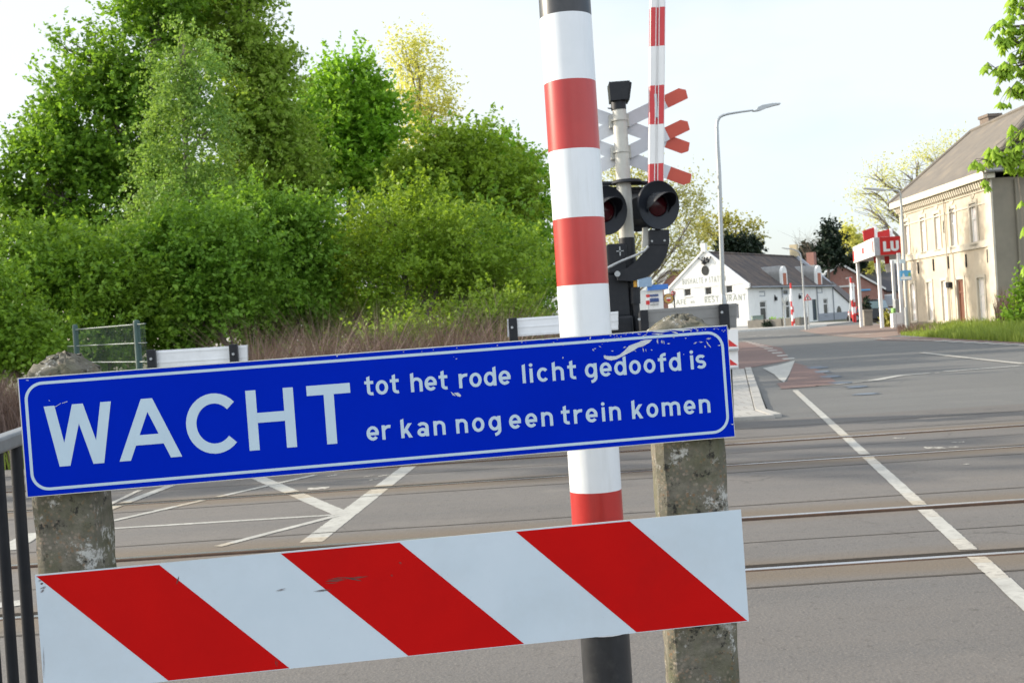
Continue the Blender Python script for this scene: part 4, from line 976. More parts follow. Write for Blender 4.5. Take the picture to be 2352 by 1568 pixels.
t = thing('poplar_tree', 'slim poplar behind the rounded tree mound, shading the sandy house corner', 'tree', (.3, 61.3, 0))
B = [(np.array((.3,61.3,9.6)), np.array((.9,1.0,2.2))), (np.array((.3,60.1,8.4)), np.array((1,1.1,1.6))), (np.array((.3,62.4,8.0)), np.array((1,1.2,1.3))), (np.array((.3,61.2,7.0)), np.array((1.5,2.6,1.8))), (np.array((.3,61.2,4.5)), np.array((1.5,2.4,2.4)))]
Cs, Ns, cl = foliage_pts(B, 420, 60, .6, upb=1.2, shell=.1); v, q = leaves(Cs, Ns, .22); npmesh('crown', v, q, L_hazel, t)
mb = MB(); branch(mb, (.3,61.3,-.1), (.3,61.3,10.5), .2, .03, .03, 8, 8); obj('trunk', mb, bark, t, smooth=True)
tree('bush', 'low loose yellowish green shoots growing among the dry stalks left of the plank', 'bush',
     [(1150,740,45,45),(1090,760,50,45),(1030,775,40,30),(960,780,60,25),(1190,750,40,50),(880,790,40,18)], 20.5, L_olive, 150, 46, .065, .35, 1100, .03, twigs=14, group=BG, stems=6, upb=1.2)
# dry stalks and weeds on the verge
def stalks(name, n, fx, hr_, w, matl, lean=.25, kind='stuff', label=None, cat=None):
    X, Y, H = fx(n); h = H*RNG.uniform(*hr_, n); a = RNG.uniform(0, 2*math.pi, n); ln = RNG.normal(size=(n,2))*lean*h[:,None]
    base = np.stack([X, Y, np.zeros(n)-.08], 1); tip = base+np.stack([ln[:,0], ln[:,1], h+.08], 1); mid_ = base*.45+tip*.55+np.stack([ln[:,0]*-.18, ln[:,1]*-.18, h*.05], 1)
    s = np.stack([np.cos(a), np.sin(a), np.zeros(n)], 1)*(w*RNG.uniform(.6,1.5,n))[:,None]
    v = np.stack([base-s, base+s, mid_+s*.8, mid_-s*.8, tip], 1).reshape(-1,3)
    i = np.arange(n)*5
    q = np.concatenate([np.stack([i,i+1,i+2,i+3],1), np.stack([i+3,i+2,i+4,i+4],1)])
    tri_ = np.concatenate([np.stack([i,i+1,i+2],1), np.stack([i,i+2,i+3],1), np.stack([i+3,i+2,i+4],1)])
    return npmesh(name, v, tri_, matl, kind=kind, label=label, cat=cat, loc=(float(X.mean()), float(Y.mean()), 0))
def fx_brush(n):
    px = RNG.uniform(470, 1400, n); Y = RNG.uniform(15.5, 21.5, n); X = (px-1176)/FPX*Y
    ht = np.interp(px, [470,560,640,760,860,960,1060,1100,1180,1300,1400], [1.25,1.42,1.56,1.6,1.6,1.52,1.6,1.78,1.45,1.4,1.3])
    wob = .80+.16*np.sin(px*.045)+.14*np.sin(px*.11+1)+.1*np.sin(px*.23+Y); return X, Y, ht*wob*(Y/18.5)**.5
stalks('dry_stalks', 24000, fx_brush, (.35,1.2), .0045, L_dry, lean=.42, label='pinkish brown dry stalks along the verge behind the sign', cat='weeds')
def fx_left(n):
    px = RNG.uniform(-260, 90, n); Y = RNG.uniform(14, 19, n); return (px-1176)/FPX*Y, Y, np.full(n, 1.02)
stalks('dry_stalks', 4500, fx_left, (.55,1.15), .0055, L_dry, label='dry brown stalks at the left edge behind the handrail', cat='weeds')
def fx_gr(n):
    Y = RNG.uniform(13.4, 18, n); return RNG.uniform(-9, 1.2, n), Y, np.full(n, .3)
stalks('verge_grass', 6000, fx_gr, (.5,1.2), .009, L_grass, label='low green grass on the verge behind the tracks', cat='grass')
# bare twiggy shoots that stand above the stalks
mb = MB()
for k in range(90):
    px = RNG.choice([RNG.uniform(1040,1160), RNG.uniform(660,900), RNG.uniform(560,1250)]); Yk = RNG.uniform(17,22); b = V((px-1176)/FPX*Yk, Yk, 0)
    hgt = RNG.uniform(.8,1.7) if px > 1030 else RNG.uniform(.7,1.3)
    e = b+V(RNG.normal()*.25, RNG.normal()*.2, hgt); pth = branch(mb, b, e, .008, .002, .1, 4, 4)
    for j in range(5):
        s_ = pth[int(RNG.integers(1,5))]; branch(mb, s_, s_+V(RNG.normal()*.25, RNG.normal()*.2, RNG.uniform(.1,.4)), .004, .0015, .1, 2, 3)
obj('twiggy_shoots', mb, twig_mat, label='thin bare brown shoots standing up out of the dry stalks', cat='weeds', kind='stuff')

# ------------------------------------------------------------------ trees behind the crossing and houses
tree('poplar_tree', 'tall airy silvery green tree behind the red lamps', 'tree',
     [(1560,450,45,40),(1500,440,50,40),(1430,420,55,40),(1590,500,35,70),(1560,560,60,60),(1480,600,45,40),(1575,600,30,30),(1410,480,40,60),(1440,560,60,60),(1400,640,60,60),(1585,440,20,30)],
     132, L_silver, 400, 30, .30, 1.7, 1452, .4, bark_pale, twigs=14, shell=.1)
tree('golden_tree', 'low golden yellow tree behind the ridge of the white house', 'tree', [(1650,530,35,22),(1690,525,40,20),(1720,545,28,22),(1625,535,12,20),(1665,560,40,20)], 150, L_ginkgo, 110, 30, .38, 1.5, 1672, .3, twigs=5)
for lab, x, y, rx, ry in (('round dark clipped tree left behind the ridge of the white house',1669,571,13,19),('dark round-topped conifer over the ridge of the white house',1712,569,24,15)):
    tree('round_conifer', lab, 'tree', [(x,y,rx,ry),(x+2,y+12,rx,ry)], 140, L_dark, 110, 60, .38, .8, x, .2, shell=.6)
tree('spruce_tree', 'dark tall conifer between the white house and the filling station', 'tree', [(1905,538,11,14),(1908,558,17,18),(1900,578,17,16),(1918,585,19,18),(1908,600,24,10),(1884,571,8,5),(1906,523,4,8)], 145, L_dark, 170, 40, .38, 1.0, 1908, .3, shell=.3)
tree('yellow_tree', 'bright yellow leaved young tree left of the red canopy sign', 'tree', [(1949,540,11,16),(1955,562,14,16),(1942,548,6,10),(1965,575,12,16),(2000,612,20,6),(1958,590,6,8)], 165, L_yellow, 130, 40, .33, 1.2, 1962, .15, twigs=8)
tree('airy_tree', 'large airy yellowish tree rising behind the canopy and the sandy house', 'tree',
     [(2010,400,45,30),(2050,430,45,40),(2000,440,40,25),(2040,480,40,35),(1985,480,30,30),(2080,400,30,30),(2065,500,30,30),(2030,520,35,20),(2110,380,30,25)],
     88, L_yellow, 170, 20, .13, .9, 2075, .28, bark_pale, twigs=16, shell=.1)
tree('airy_tree', 'sparse pale tree showing above the roof of the sandy house', 'tree', [(2130,360,35,22),(2175,345,40,22),(2220,330,20,14),(2150,385,30,20)], 95, L_yellow, 100, 20, .13, .9, 2160, .25, bark_pale, twigs=16, shell=.1)
def bare_tree(label, px, pyt, Y, wpx, r):
    b = P(px, 745, Y); b.z = -.1; e = P(px, pyt+30, Y); mb = MB(); sp = branch(mb, b, e, r, r*.3, .05, 8, 6)
    for k in range(26):
        s_ = sp[int(RNG.integers(4,9))]; e2 = P(px+RNG.normal()*wpx*.5, pyt+abs(RNG.normal())*35, Y+RNG.normal()*1.5); p2 = branch(mb, s_, e2, r*.3, r*.08, .15, 5, 4)
        for j in range(4): q_ = p2[int(RNG.integers(2,6))]; branch(mb, q_, q_+Vector(RNG.normal(size=3))*1.0+V(0,0,.6), r*.1, r*.04, .1, 3, 3)
    obj('bare_tree', mb, twig_mat, label=label, cat='tree')
bare_tree('leafless tree against the sky behind the dormers', 1858, 545, 150, 40, .16)
tree('bush', 'dark low shrubbery behind the chimney and brick house', 'bush', [(1965,606,24,10),(1850,590,18,14)], 160, L_dark, 90, 40, .45, 1.0, 1940, .15)
# chestnut reaching in from the right
ct = thing('chestnut_tree', 'chestnut tree whose big drooping bright leaves hang in at the top right', 'tree', (9.6, 15.5, 0))
CB = [(2345,20,45,50),(2325,95,42,40),(2345,150,40,40),(2310,60,30,40),(2300,160,25,20),(2340,200,22,22),(2345,320,35,45),(2290,350,34,22),(2340,370,36,22),(2310,345,28,24),(2400,100,60,120),(2480,150,90,160),(2420,350,60,60),(2500,360,80,80),(2600,200,120,200),(2560,450,90,60)]
BW = blobs_world(CB, 15.2, .7)
cen = []
for (c, r), b in zip(BW, CB):
    k = int(15*max(1, (b[2]*b[3])/1100)) if b[0] < 2380 else int(b[2]*b[3]/260)
    d = RNG.normal(size=(k,3)); d /= np.linalg.norm(d, axis=1, keepdims=True); cen.append(c+d*r*RNG.uniform(.1,1,(k,1))**(1/2.5))
solo = [P(2260,150,15.2), P(2268,143,15.3), P(2272,70,15.2), P(2287,203,15.1), P(2293,196,15.1), P(2297,233,15), P(2304,236,15), P(2318,234,15), P(2230,375,15), P(2240,366,15.1), P(2250,372,15.05), P(2260,412,15), P(2267,420,15), P(2346,460,15), P(2350,520,15), P(2352,610,15.2)]
cen = np.concatenate(cen+[np.array([tuple(p) for p in solo])])
vs = []; fs = []
for c in cen:
    hub = Vector(c); yaw = RNG.uniform(0, 2*math.pi); nlf = int(RNG.integers(5,8)); sz = RNG.uniform(.11,.18)
    for j in range(nlf):
        a = yaw+j*2*math.pi/nlf*.9; el = RNG.uniform(-1.35,-.75); d = V(math.cos(a)*math.cos(el), math.sin(a)*math.cos(el), math.sin(el)); sd = d.cross(V(0,0,1)).normalized(); nn = sd.cross(d)
        L = sz*RNG.uniform(.8,1.1); o = len(vs); w = L*.19
        vs += [hub, hub+d*L*.55+sd*w-nn*.018, hub+d*L-nn*.0, hub+d*L*.55-sd*w-nn*.018, hub+d*L*.55+nn*.012]
        fs += [(o,o+1,o+4),(o+1,o+2,o+4),(o,o+4,o+3),(o+4,o+2,o+3)]
npmesh('crown', np.array([tuple(v) for v in vs]), np.array(fs), L_chest, ct)
mb = MB(); sp = branch(mb, (9.6,15.5,-.1), (9.3,15.3,7), .3, .12, .04, 8, 10)
for (c, r), b in zip(BW, CB):
    st = [p for p in sp if p.z > 1.6][int(RNG.integers(0, 5))]; pth = branch(mb, st, c, .045, .010, .12, 7, 6)
    for j in range(8):
        q_ = cen[int(np.argmin(((cen-(c+RNG.normal(size=3)*r*.7))**2).sum(1)))]; branch(mb, pth[int(RNG.integers(4,8))], q_, .007, .003, .1, 4, 4)
for p in solo: branch(mb, Vector(cen[int(np.argmin(((cen[:-16]-np.array(p))**2).sum(1)))]), p, .005, .003, .08, 3, 4)
obj('trunk', mb, bark, ct, smooth=True)

# ------------------------------------------------------------------ buildings
def solve_u(K, D, px):
    """distance along the ground line K + u*D at which it appears at picture column px (near the horizon)"""
    lo, hi = -5.0, 80.0
    def col(u):
        p = K+D*u; d = CAMROT.transposed() @ (p+V(0,0,2.0-EYE))
        return 1176-d.x/d.z*FPX
    rising = col(1) > col(0)
    for _ in range(50):
        m = (lo+hi)/2
        if (col(m) < px) == rising: lo = m
        else: hi = m
    return lo
def zat(p, px, py):                          # height of the picture point above ground point p
    return P(px, py, p.y).z
def wall_open(mb, K, D, N, L, H, ops, depth=.16, m=0, mr=0, z0=-.1):
    """wall in the plane K + u*D, height H, with real openings (u0,u1,v0,v1) and reveals"""
    us = sorted({0, L, *[o[0] for o in ops], *[o[1] for o in ops]}); vs = sorted({z0, H, *[o[2] for o in ops], *[o[3] for o in ops]})
    pt = lambda u, v, n=0: K+D*u+N*n+V(0,0,v)
    for a, b in zip(us[:-1], us[1:]):
        for c, d in zip(vs[:-1], vs[1:]):
            if any(o[0] <= a+1e-6 and b <= o[1]+1e-6 and o[2] <= c+1e-6 and d <= o[3]+1e-6 for o in ops): continue
            mb.poly([pt(a,c),pt(b,c),pt(b,d),pt(a,d)], m)
    for u0,u1,v0,v1 in ops:
        for p, q in (((u0,v0),(u1,v0)),((u1,v0),(u1,v1)),((u1,v1),(u0,v1)),((u0,v1),(u0,v0))):
            mb.poly([pt(*p),pt(*p,-depth),pt(*q,-depth),pt(*q)], mr)
def window(par, K, D, N, o, depth=.14, fm=None, gm=None, fr=.07, cross=None, name='window', trans=None, sill=None, tm=None):
    u0,u1,v0,v1 = o; pt = lambda u, v, n: K+D*u+N*n+V(0,0,v); mb = MB()
    def bar_(a, b, c, d, n0=-depth, n1=-depth+.06): mb.hexa([pt(a,c,n0),pt(b,c,n0),pt(b,c,n1),pt(a,c,n1),pt(a,d,n0),pt(b,d,n0),pt(b,d,n1),pt(a,d,n1)])
    bar_(u0,u1,v0,v0+fr); bar_(u0,u1,v1-fr,v1); bar_(u0,u0+fr,v0+fr,v1-fr); bar_(u1-fr,u1,v0+fr,v1-fr)
    if trans: bar_(u0+fr,u1-fr,trans-fr*.5,trans+fr*.5)
    w = obj(name, mb, fm or frame_white, par)
    mb = MB(); mb.hexa([pt(u0+fr,v0+fr,-depth+.01),pt(u1-fr,v0+fr,-depth+.01),pt(u1-fr,v0+fr,-depth+.025),pt(u0+fr,v0+fr,-depth+.025),pt(u0+fr,v1-fr,-depth+.01),pt(u1-fr,v1-fr,-depth+.01),pt(u1-fr,v1-fr,-depth+.025),pt(u0+fr,v1-fr,-depth+.025)])
    obj('pane', mb, gm or glass_dark, w)
    if sill:
        mb = MB(); mb.hexa([pt(u0-.08,v0-.1,-.02),pt(u1+.08,v0-.1,-.02),pt(u1+.08,v0-.1,.07),pt(u0-.08,v0-.1,.07),pt(u0-.08,v0-.003,-.02),pt(u1+.08,v0-.003,-.02),pt(u1+.08,v0-.003,.07),pt(u0-.08,v0-.003,.07)])
        obj('sill', mb, sill, w)
    return w
# --- white house
KW = G(1722,750); KW.z = 0
th = math.radians(34); DG = V(-math.cos(th), math.sin(th), 0); DS = V(math.sin(th), math.cos(th), 0)
NG = V(-math.sin(th), -math.cos(th), 0); NS = V(math.cos(th), -math.sin(th), 0)
GW = solve_u(KW, DG, 1536); LS = solve_u(KW, DS, 1914)
def q3(x, y): return (1470+x*.2344, 539+y*.2344)
wh = thing('white_house', 'white plastered cafe house with lettered gable and dark tiled roof', 'house', KW)
ez = zat(KW, 1721, 652); pk = KW+DG*GW/2; pz = zat(pk, 1623, 576)
KL = KW+DG*GW
# gable wall, seen from outside u runs from its left corner to the right one
KG, DGr = KL, -DG
ops = []
for x0,x1,y0,y1 in ((440,512,522,602),(645,715,508,590),(848,920,490,572)):
    u0, u1 = solve_u(KG, DGr, q3(x0,0)[0]), solve_u(KG, DGr, q3(x1,0)[0]); p = KG+DGr*(u0+u1)/2
    ops.append((u0,u1,zat(p,q3((x0+x1)/2,0)[0],q3(0,y1)[1]),zat(p,q3((x0+x1)/2,0)[0],q3(0,y0)[1])))
u0, u1 = solve_u(KG, DGr, 1679), solve_u(KG, DGr, 1697); dk = (u0,u1,.9,zat(KG+DGr*(u0+u1)/2,1688,698))
mb = MB(); wall_open(mb, KG, DGr, NG, GW, ez, ops+[dk], .2)
a = KG+V(0,0,ez); b = KG+DGr*GW+V(0,0,ez); c = pk+V(0,0,pz)
mb.poly([a,b,c])
mb.prism([a+NG*.004,b+NG*.004,c+NG*.004], -NG*.25) if False else None
obj('gable_wall', mb, stucco, wh)
for o in ops: window(wh, KG, DGr, NG, o, .16, fr=.09, sill=stucco)
window(wh, KG, DGr, NG, dk, .16, fm=plinth_mat, gm=mat('grey_shutter',(.10,.11,.13)), name='shutter')
# coping along the gable slopes
mb = MB()
for s_, e_ in ((a,c),(b,c)):
    d = (e_-s_); nrm = V(0,0,1); k = s_-d*.03
    mb.hexa([k+NG*.12-nrm*.05,e_+NG*.12-nrm*.05,e_-NG*.22-nrm*.05,k-NG*.22-nrm*.05,k+NG*.12+nrm*.22,e_+NG*.12+nrm*.22,e_-NG*.22+nrm*.22,k-NG*.22+nrm*.22])
obj('gable_coping', mb, stucco, wh)
mb = MB(); mb.box(c+V(0,0,.35), (.5,.5,.9), Matrix.Rotation(-th,3,'Z')); obj('gable_finial', mb, stucco, wh)
for s_ in (a, b):
    mb = MB(); mb.box(s_+NG*.05+V(0,0,-.15), (.6,.35,.5), Matrix.Rotation(-th,3,'Z')); obj('gable_shoulder', mb, stucco, wh)
# oval opening
oc = pk+V(0,0,zat(pk,1624,621)); mb = MB(); ring = [oc+DGr*.42*math.cos(t)+V(0,0,.52*math.sin(t)) for t in np.linspace(0,2*math.pi,25)[:-1]]
mb.prism([p+NG*.03 for p in ring], -NG*.1); obj('oval_window', mb, glass_dark, wh)
mb = MB()
for _ in range(16):
    e_ = oc+NG*.15+DGr*RNG.normal()*.45+V(0,0,.7+RNG.uniform(0,.7)); branch(mb, oc+NG*.1+V(0,0,.55), e_, .03, .015, .1, 3, 4); mb.box(e_, (.12,.12,.16))
obj('wall_ornament', mb, black_metal, wh)
# lettering on the gable
def gtext(txt, x0, x1, y0, y1, gap=.18):
    u0, u1 = solve_u(KG, DGr, q3(x0,0)[0]), solve_u(KG, DGr, q3(x1,0)[0]); p = KG+DGr*u0
    z0 = zat(p, q3(x0,0)[0], q3(0,y1)[1]); size = zat(p, q3(x0,0)[0], q3(0,y0)[1])-z0
    ws = sum(glyph(c_, .17)[1] for c_ in txt)*size; gp = .16*size*(len(txt)-1); wsc = (u1-u0-gp)/ws
    mb = MB(); word(mb, txt, .17, p+V(0,0,z0)+NG*.012, DGr, V(0,0,1), NG, size, u1-u0, wscale=wsc); obj('wall_lettering', mb, grey_letters, wh)
gtext('BUSHALTE', 434, 636, 434, 488); gtext('&', 652, 678, 428, 470); gtext('STATION', 694, 858, 410, 468)
gtext('CAFE', 318, 458, 640, 690); gtext('en', 500, 540, 640, 672); gtext('RESTAURANT', 640, 1045, 608, 668)
# long side
sops = []; info = []
for x0,x1,y0,y1,kd in ((1177,1240,648,850,'w'),(1427,1470,640,822,'w'),(1688,1730,632,842,'d'),(1798,1842,624,786,'w'),(1176,1235,552,604,'b'),(1412,1460,540,588,'g'),(1577,1620,530,582,'b'),(1747,1796,518,572,'b')):
    u0, u1 = solve_u(KW, DS, q3(x0,0)[0]), solve_u(KW, DS, q3(x1,0)[0]); p = KW+DS*(u0+u1)/2; cx = q3((x0+x1)/2,0)[0]
    z0, z1 = zat(p,cx,q3(0,y1)[1]), zat(p,cx,q3(0,y0)[1])
    if kd == 'd': z0 = .05
    o = (u0,u1,max(z0,.02),z1); sops.append(o); info.append((o,kd))
se = zat(KW, 1722, 659)
mb = MB(); wall_open(mb, KW, DS, NS, LS, se, sops, .18); obj('side_wall', mb, stucco, wh)
for o, kd in info:
    if kd == 'w': window(wh, KW, DS, NS, o, .14, fr=.12, trans=o[2]+(o[3]-o[2])*.68, sill=plinth_mat)
    elif kd == 'd': window(wh, KW, DS, NS, o, .14, gm=blue_door, fm=mat('green_door_frame',(.10,.16,.12)), name='door', trans=o[3]-.75)
    elif kd == 'b': window(wh, KW, DS, NS, o, .10, gm=stucco, fm=plinth_mat, fr=.1, name='blind_window')
    else: window(wh, KW, DS, NS, o, .14, fm=plinth_mat, fr=.12)
mb = MB(); KB_ = KL+DS*LS
mb.poly([KL+V(0,0,-.1),KL+DS*LS+V(0,0,-.1),KL+DS*LS+V(0,0,ez),KL+V(0,0,ez)]); mb.poly([KW+DS*LS+V(0,0,-.1),KB_+V(0,0,-.1),KB_+V(0,0,ez),KW+DS*LS+V(0,0,ez)][::-1]); mb.poly([KW+DS*LS+V(0,0,se),KB_+V(0,0,se),pk+DS*LS+V(0,0,pz)])
obj('back_wall', mb, stucco, wh)
# roof
rz = pz-.15; mb = MB(); rr0, rr1 = pk+DS*.15+V(0,0,rz), pk+DS*(LS-.1)+V(0,0,rz)
for K_, N_, zz_ in ((KW, NS, se+.12), (KL, -NS, ez)):
    p0, p1 = K_+DS*.15+N_*.35+V(0,0,zz_-.1), K_+DS*(LS-.1)+N_*.35+V(0,0,zz_-.1)
    mb.prism([p0,p1,rr1,rr0], (0,0,-.12))
roof = obj('roof', mb, roof_dark, wh)
mb = MB(); mb.tube([rr0+V(0,0,.03),rr1+V(0,0,.03)], .13, 8); obj('ridge_tiles', mb, roof_dark, roof)
mb = MB(); mb.tube([KW+DS*.2+NS*.42+V(0,0,se-.02),KW+DS*(LS-.1)+NS*.42+V(0,0,se-.02)], .08, 8); obj('gutter', mb, plinth_mat, roof)
# far gable coping, chimney block
mb = MB(); e_ = pk+DS*LS+V(0,0,pz); s_ = KW+DS*LS+V(0,0,se); 
mb.hexa([s_-DS*.15-V(0,0,.1),e_-DS*.15-V(0,0,.1),e_+DS*.25-V(0,0,.1),s_+DS*.25-V(0,0,.1),s_-DS*.15+V(0,0,.35),e_-DS*.15+V(0,0,.35),e_+DS*.25+V(0,0,.35),s_+DS*.25+V(0,0,.35)])
obj('gable_coping', mb, mat('blue_grey_coping',(.42,.45,.5)), wh)
mb = MB(); mb.box(e_+V(0,0,.6), (.9,.7,1.5), Matrix.Rotation(-th,3,'Z')); obj('chimney', mb, mat('cream_chimney',(.55,.46,.3)), wh)
uu = solve_u(KW, DS, 1878)
mb = MB(); cb = P(1864,600,KW.y+DS.y*LS+4); mb.box(cb+V(0,0,-.75), (.95,.9,3.7), Matrix.Rotation(-th,3,'Z')); obj('brick_chimney', mb, brick_red, wh)
# dormers with barrel zinc roofs
for x0, x1 in ((1400,1452),(1738,1790)):
    u0, u1 = solve_u(KW, DS, q3(x0,0)[0]), solve_u(KW, DS, q3(x1,0)[0]); um = (u0+u1)/2; w = (u1-u0); p = KW+DS*um
    cx = q3((x0+x1)/2,0)[0]; yb, yt = (492,305) if x0 < 1500 else (482,298)
    z0, z1 = se-.15, zat(p,cx,q3(0,yt)[1]); r = w/2; zc = z1-r*1.0
    prof = [(-r,z0),(r,z0),(r,zc)]+[(r*math.cos(t),zc+r*math.sin(t)) for t in np.linspace(0,math.pi,13)[1:-1]]+[(-r,zc)]
    mb = MB(); mb.prism([p+NS*.10+DS*a_+V(0,0,z_) for a_, z_ in prof], -NS*.3); dm = obj('dormer', mb, stucco, wh)
    mb = MB(); pf = [(-r*1.08,z0+.3),(-r*1.08,zc)]+[(r*1.08*math.cos(t),zc+r*1.08*math.sin(t)) for t in np.linspace(math.pi,0,13)[1:-1]]+[(r*1.08,zc),(r*1.08,z0+.3)]
    A_ = [p-NS*.2+DS*a_+V(0,0,z_) for a_, z_ in pf]; B_ = [p-NS*4.2+DS*a_+V(0,0,z_) for a_, z_ in pf]
    for i in range(len(A_)-1): mb.poly([A_[i],B_[i],B_[i+1],A_[i+1]])
    for k in range(4):
        o_ = -NS*(.5+k*.7)
        for i in range(1,len(A_)-2):
            g0, g1 = p+DS*pf[i][0]*1.03+V(0,0,pf[i][1]+.04)+o_, p+DS*pf[i+1][0]*1.03+V(0,0,pf[i+1][1]+.04)+o_
            mb.poly([g0,g0-NS*.05,g1-NS*.05,g1])
    obj('dormer_roof', mb, zinc, dm, smooth=False)
    mb = MB(); mb.box(p+NS*.12+DS*-.05+V(0,0,(z0+zc)/2+.15), (.06,w*.55,(zc-z0)*.85), Matrix.Rotation(-th,3,'Z')); obj('dormer_shutter', mb, mat('orange_shutter',(.40,.12,.06)), dm)
for x in (1395, 1735, 1890):
    u = solve_u(KW, DS, q3(x,0)[0]); mb = MB(); mb.tube([KW+DS*u+NS*.1+V(0,0,-.1), KW+DS*u+NS*.1+V(0,0,se)], .06, 8); obj('downpipe', mb, plinth_mat, wh, smooth=True)
for x, y in ((1325,627),(1563,610)):
    u = solve_u(KW, DS, q3(x,0)[0]); p = KW+DS*u; mb = MB(); mb.box(p+NS*.12+V(0,0,zat(p,*q3(x,y))), (.25,.3,.4), Matrix.Rotation(-th,3,'Z')); mb.box(p+NS*.05+V(0,0,zat(p,*q3(x,y))+.25), (.1,.1,.3)); obj('wall_lamp', mb, black_metal, wh)
mb = MB()
for x0,x1 in ((1745,1905),):
    u0, u1 = solve_u(KW, DS, q3(x0,0)[0]), LS; mb.hexa([KW+DS*u0+V(0,0,-.1),KW+DS*u1+V(0,0,-.1),KW+DS*u1+NS*.03+V(0,0,-.1),KW+DS*u0+NS*.03+V(0,0,-.1),KW+DS*u0+V(0,0,.8),KW+DS*u1+V(0,0,.8),KW+DS*u1+NS*.03+V(0,0,.8),KW+DS*u0+NS*.03+V(0,0,.8)])
# low wing continuing the side wall
KW2 = KW+DS*LS; L2 = solve_u(KW2, DS, 1956); zr2 = zat(KW2+DS*L2, 1956, 694); 
u1 = L2; mb.hexa([KW2+V(0,0,-.1),KW2+DS*u1+V(0,0,-.1),KW2+DS*u1+NS*.03+V(0,0,-.1),KW2+NS*.03+V(0,0,-.1),KW2+V(0,0,.8),KW2+DS*u1+V(0,0,.8),KW2+DS*u1+NS*.03+V(0,0,.8),KW2+NS*.03+V(0,0,.8)])
obj('plinth', mb, plinth_mat, wh)
z2a, z2b = zat(KW2, 1914, 659), zat(KW2+DS*L2, 1956, 701)
mb = MB(); mb.prism([KW2+V(0,0,-.1),KW2+DS*L2+V(0,0,-.1),KW2+DS*L2+V(0,0,z2b),KW2+V(0,0,z2a)], -NS*5); obj('wing_wall', mb, stucco, wh)
mb = MB(); z3 = zat(KW2, 1914, 645); z4 = zat(KW2+DS*L2, 1956, 682)
mb.prism([KW2+NS*.2+V(0,0,z2a-.1),KW2+DS*(L2+.3)+NS*.2+V(0,0,z2b-.1),KW2+DS*(L2+.3)+NS*.05+V(0,0,z4),KW2+NS*.05+V(0,0,z3)], -NS*5.2); obj('wing_roof', mb, mat('slate',(.16,.14,.14),None,3,.7), wh)
u = solve_u(KW, DS, q3(1945,0)[0]); p = KW+DS*u; zc = zat(p,*q3(1945,768)); mb = MB(); rg = [(.7,0)]+[(.7*math.cos(t),.9*math.sin(t)) for t in np.linspace(0,math.pi,11)[1:]]
mb.prism([p+NS*.02+DS*a_*1.3+V(0,0,zc+z_) for a_, z_ in rg], -NS*.05); obj('arched_window', mb, glass_dark, wh)
# planters, cabinet and shrubs before the side wall
def gb(px, py): return G(px, py, .12)
pa, pb = G(1718,757), G(1845,750)
t = (pb-pa).normalized(); nn = V(t.y,-t.x,0); mb = MB()
for s0, s1 in ((0,.30),(.32,.62),(.64,.97)):
    p, q = pa.lerp(pb,s0), pa.lerp(pb,s1); mb.hexa([p,q,q-nn*1.2,p-nn*1.2,p+V(0,0,.75),q+V(0,0,.75),q-nn*1.2+V(0,0,.75),p-nn*1.2+V(0,0,.75)])
obj('planter_wall', mb, mat('planter_stone',(.17,.16,.14),(.12,.115,.10),3,.9), label='low grey stone planter wall before the white house', cat='planter')
def lump(label, px, py, rx, ry, Y, m, n=60, ls=.18, name='shrub', cat='shrub', grp=None, nl=26, cr=.22):
    t = thing(name, label, cat, V(P(px,py,Y).x, Y, 0), grp); B = blobs_world([(px,py,rx,ry)], Y, .9); Cs, Ns, cl = foliage_pts(B, n, nl, cr, .5); Cs = Cs[Cs[:,2]>.03]; Ns = Ns[:len(Cs)]
    v, q = leaves(Cs, Ns, ls); npmesh('foliage', v, q, m, t); mb = MB()
    for c in cl[0][:8]: branch(mb, (B[0][0][0]+RNG.normal()*.05,Y+RNG.normal()*.05,-.05), c, .03, .01, .1, 3, 4)
    obj('stem', mb, bark, t)
SG = 'small shrubs before the white house'
lump('bright green shrub beside the grey planter', *q3(1320,868), 9, 5, 102, L_fresh, grp=SG); lump('low green shrub between the sign pole and striped poles', *q3(1410,868), 8, 5, 103, L_hazel, grp=SG)
lump('low greenish shrub right of the striped poles', *q3(1560,870), 10, 4, 104, L_hazel, grp=SG); lump('dry reddish shrub beside the green cabinet', *q3(1140,885), 9, 4, 101, L_dry, grp=SG)
lump('dark low bush in front of the grey planter', *q3(1265,895), 9, 5, 92, L_dark, grp=SG)
cbp = P(*q3(1150,840), 108); mb = MB(); mb.box((cbp.x,108,.55), (1.05,.6,.95)); mb.box((cbp.x,108,1.06), (1.15,.7,.08)); obj('utility_cabinet', mb, mat('grey_green_cabinet',(.20,.25,.22)), label='grey-green utility cabinet beside the first ground floor window', cat='cabinet', bevel=.04)

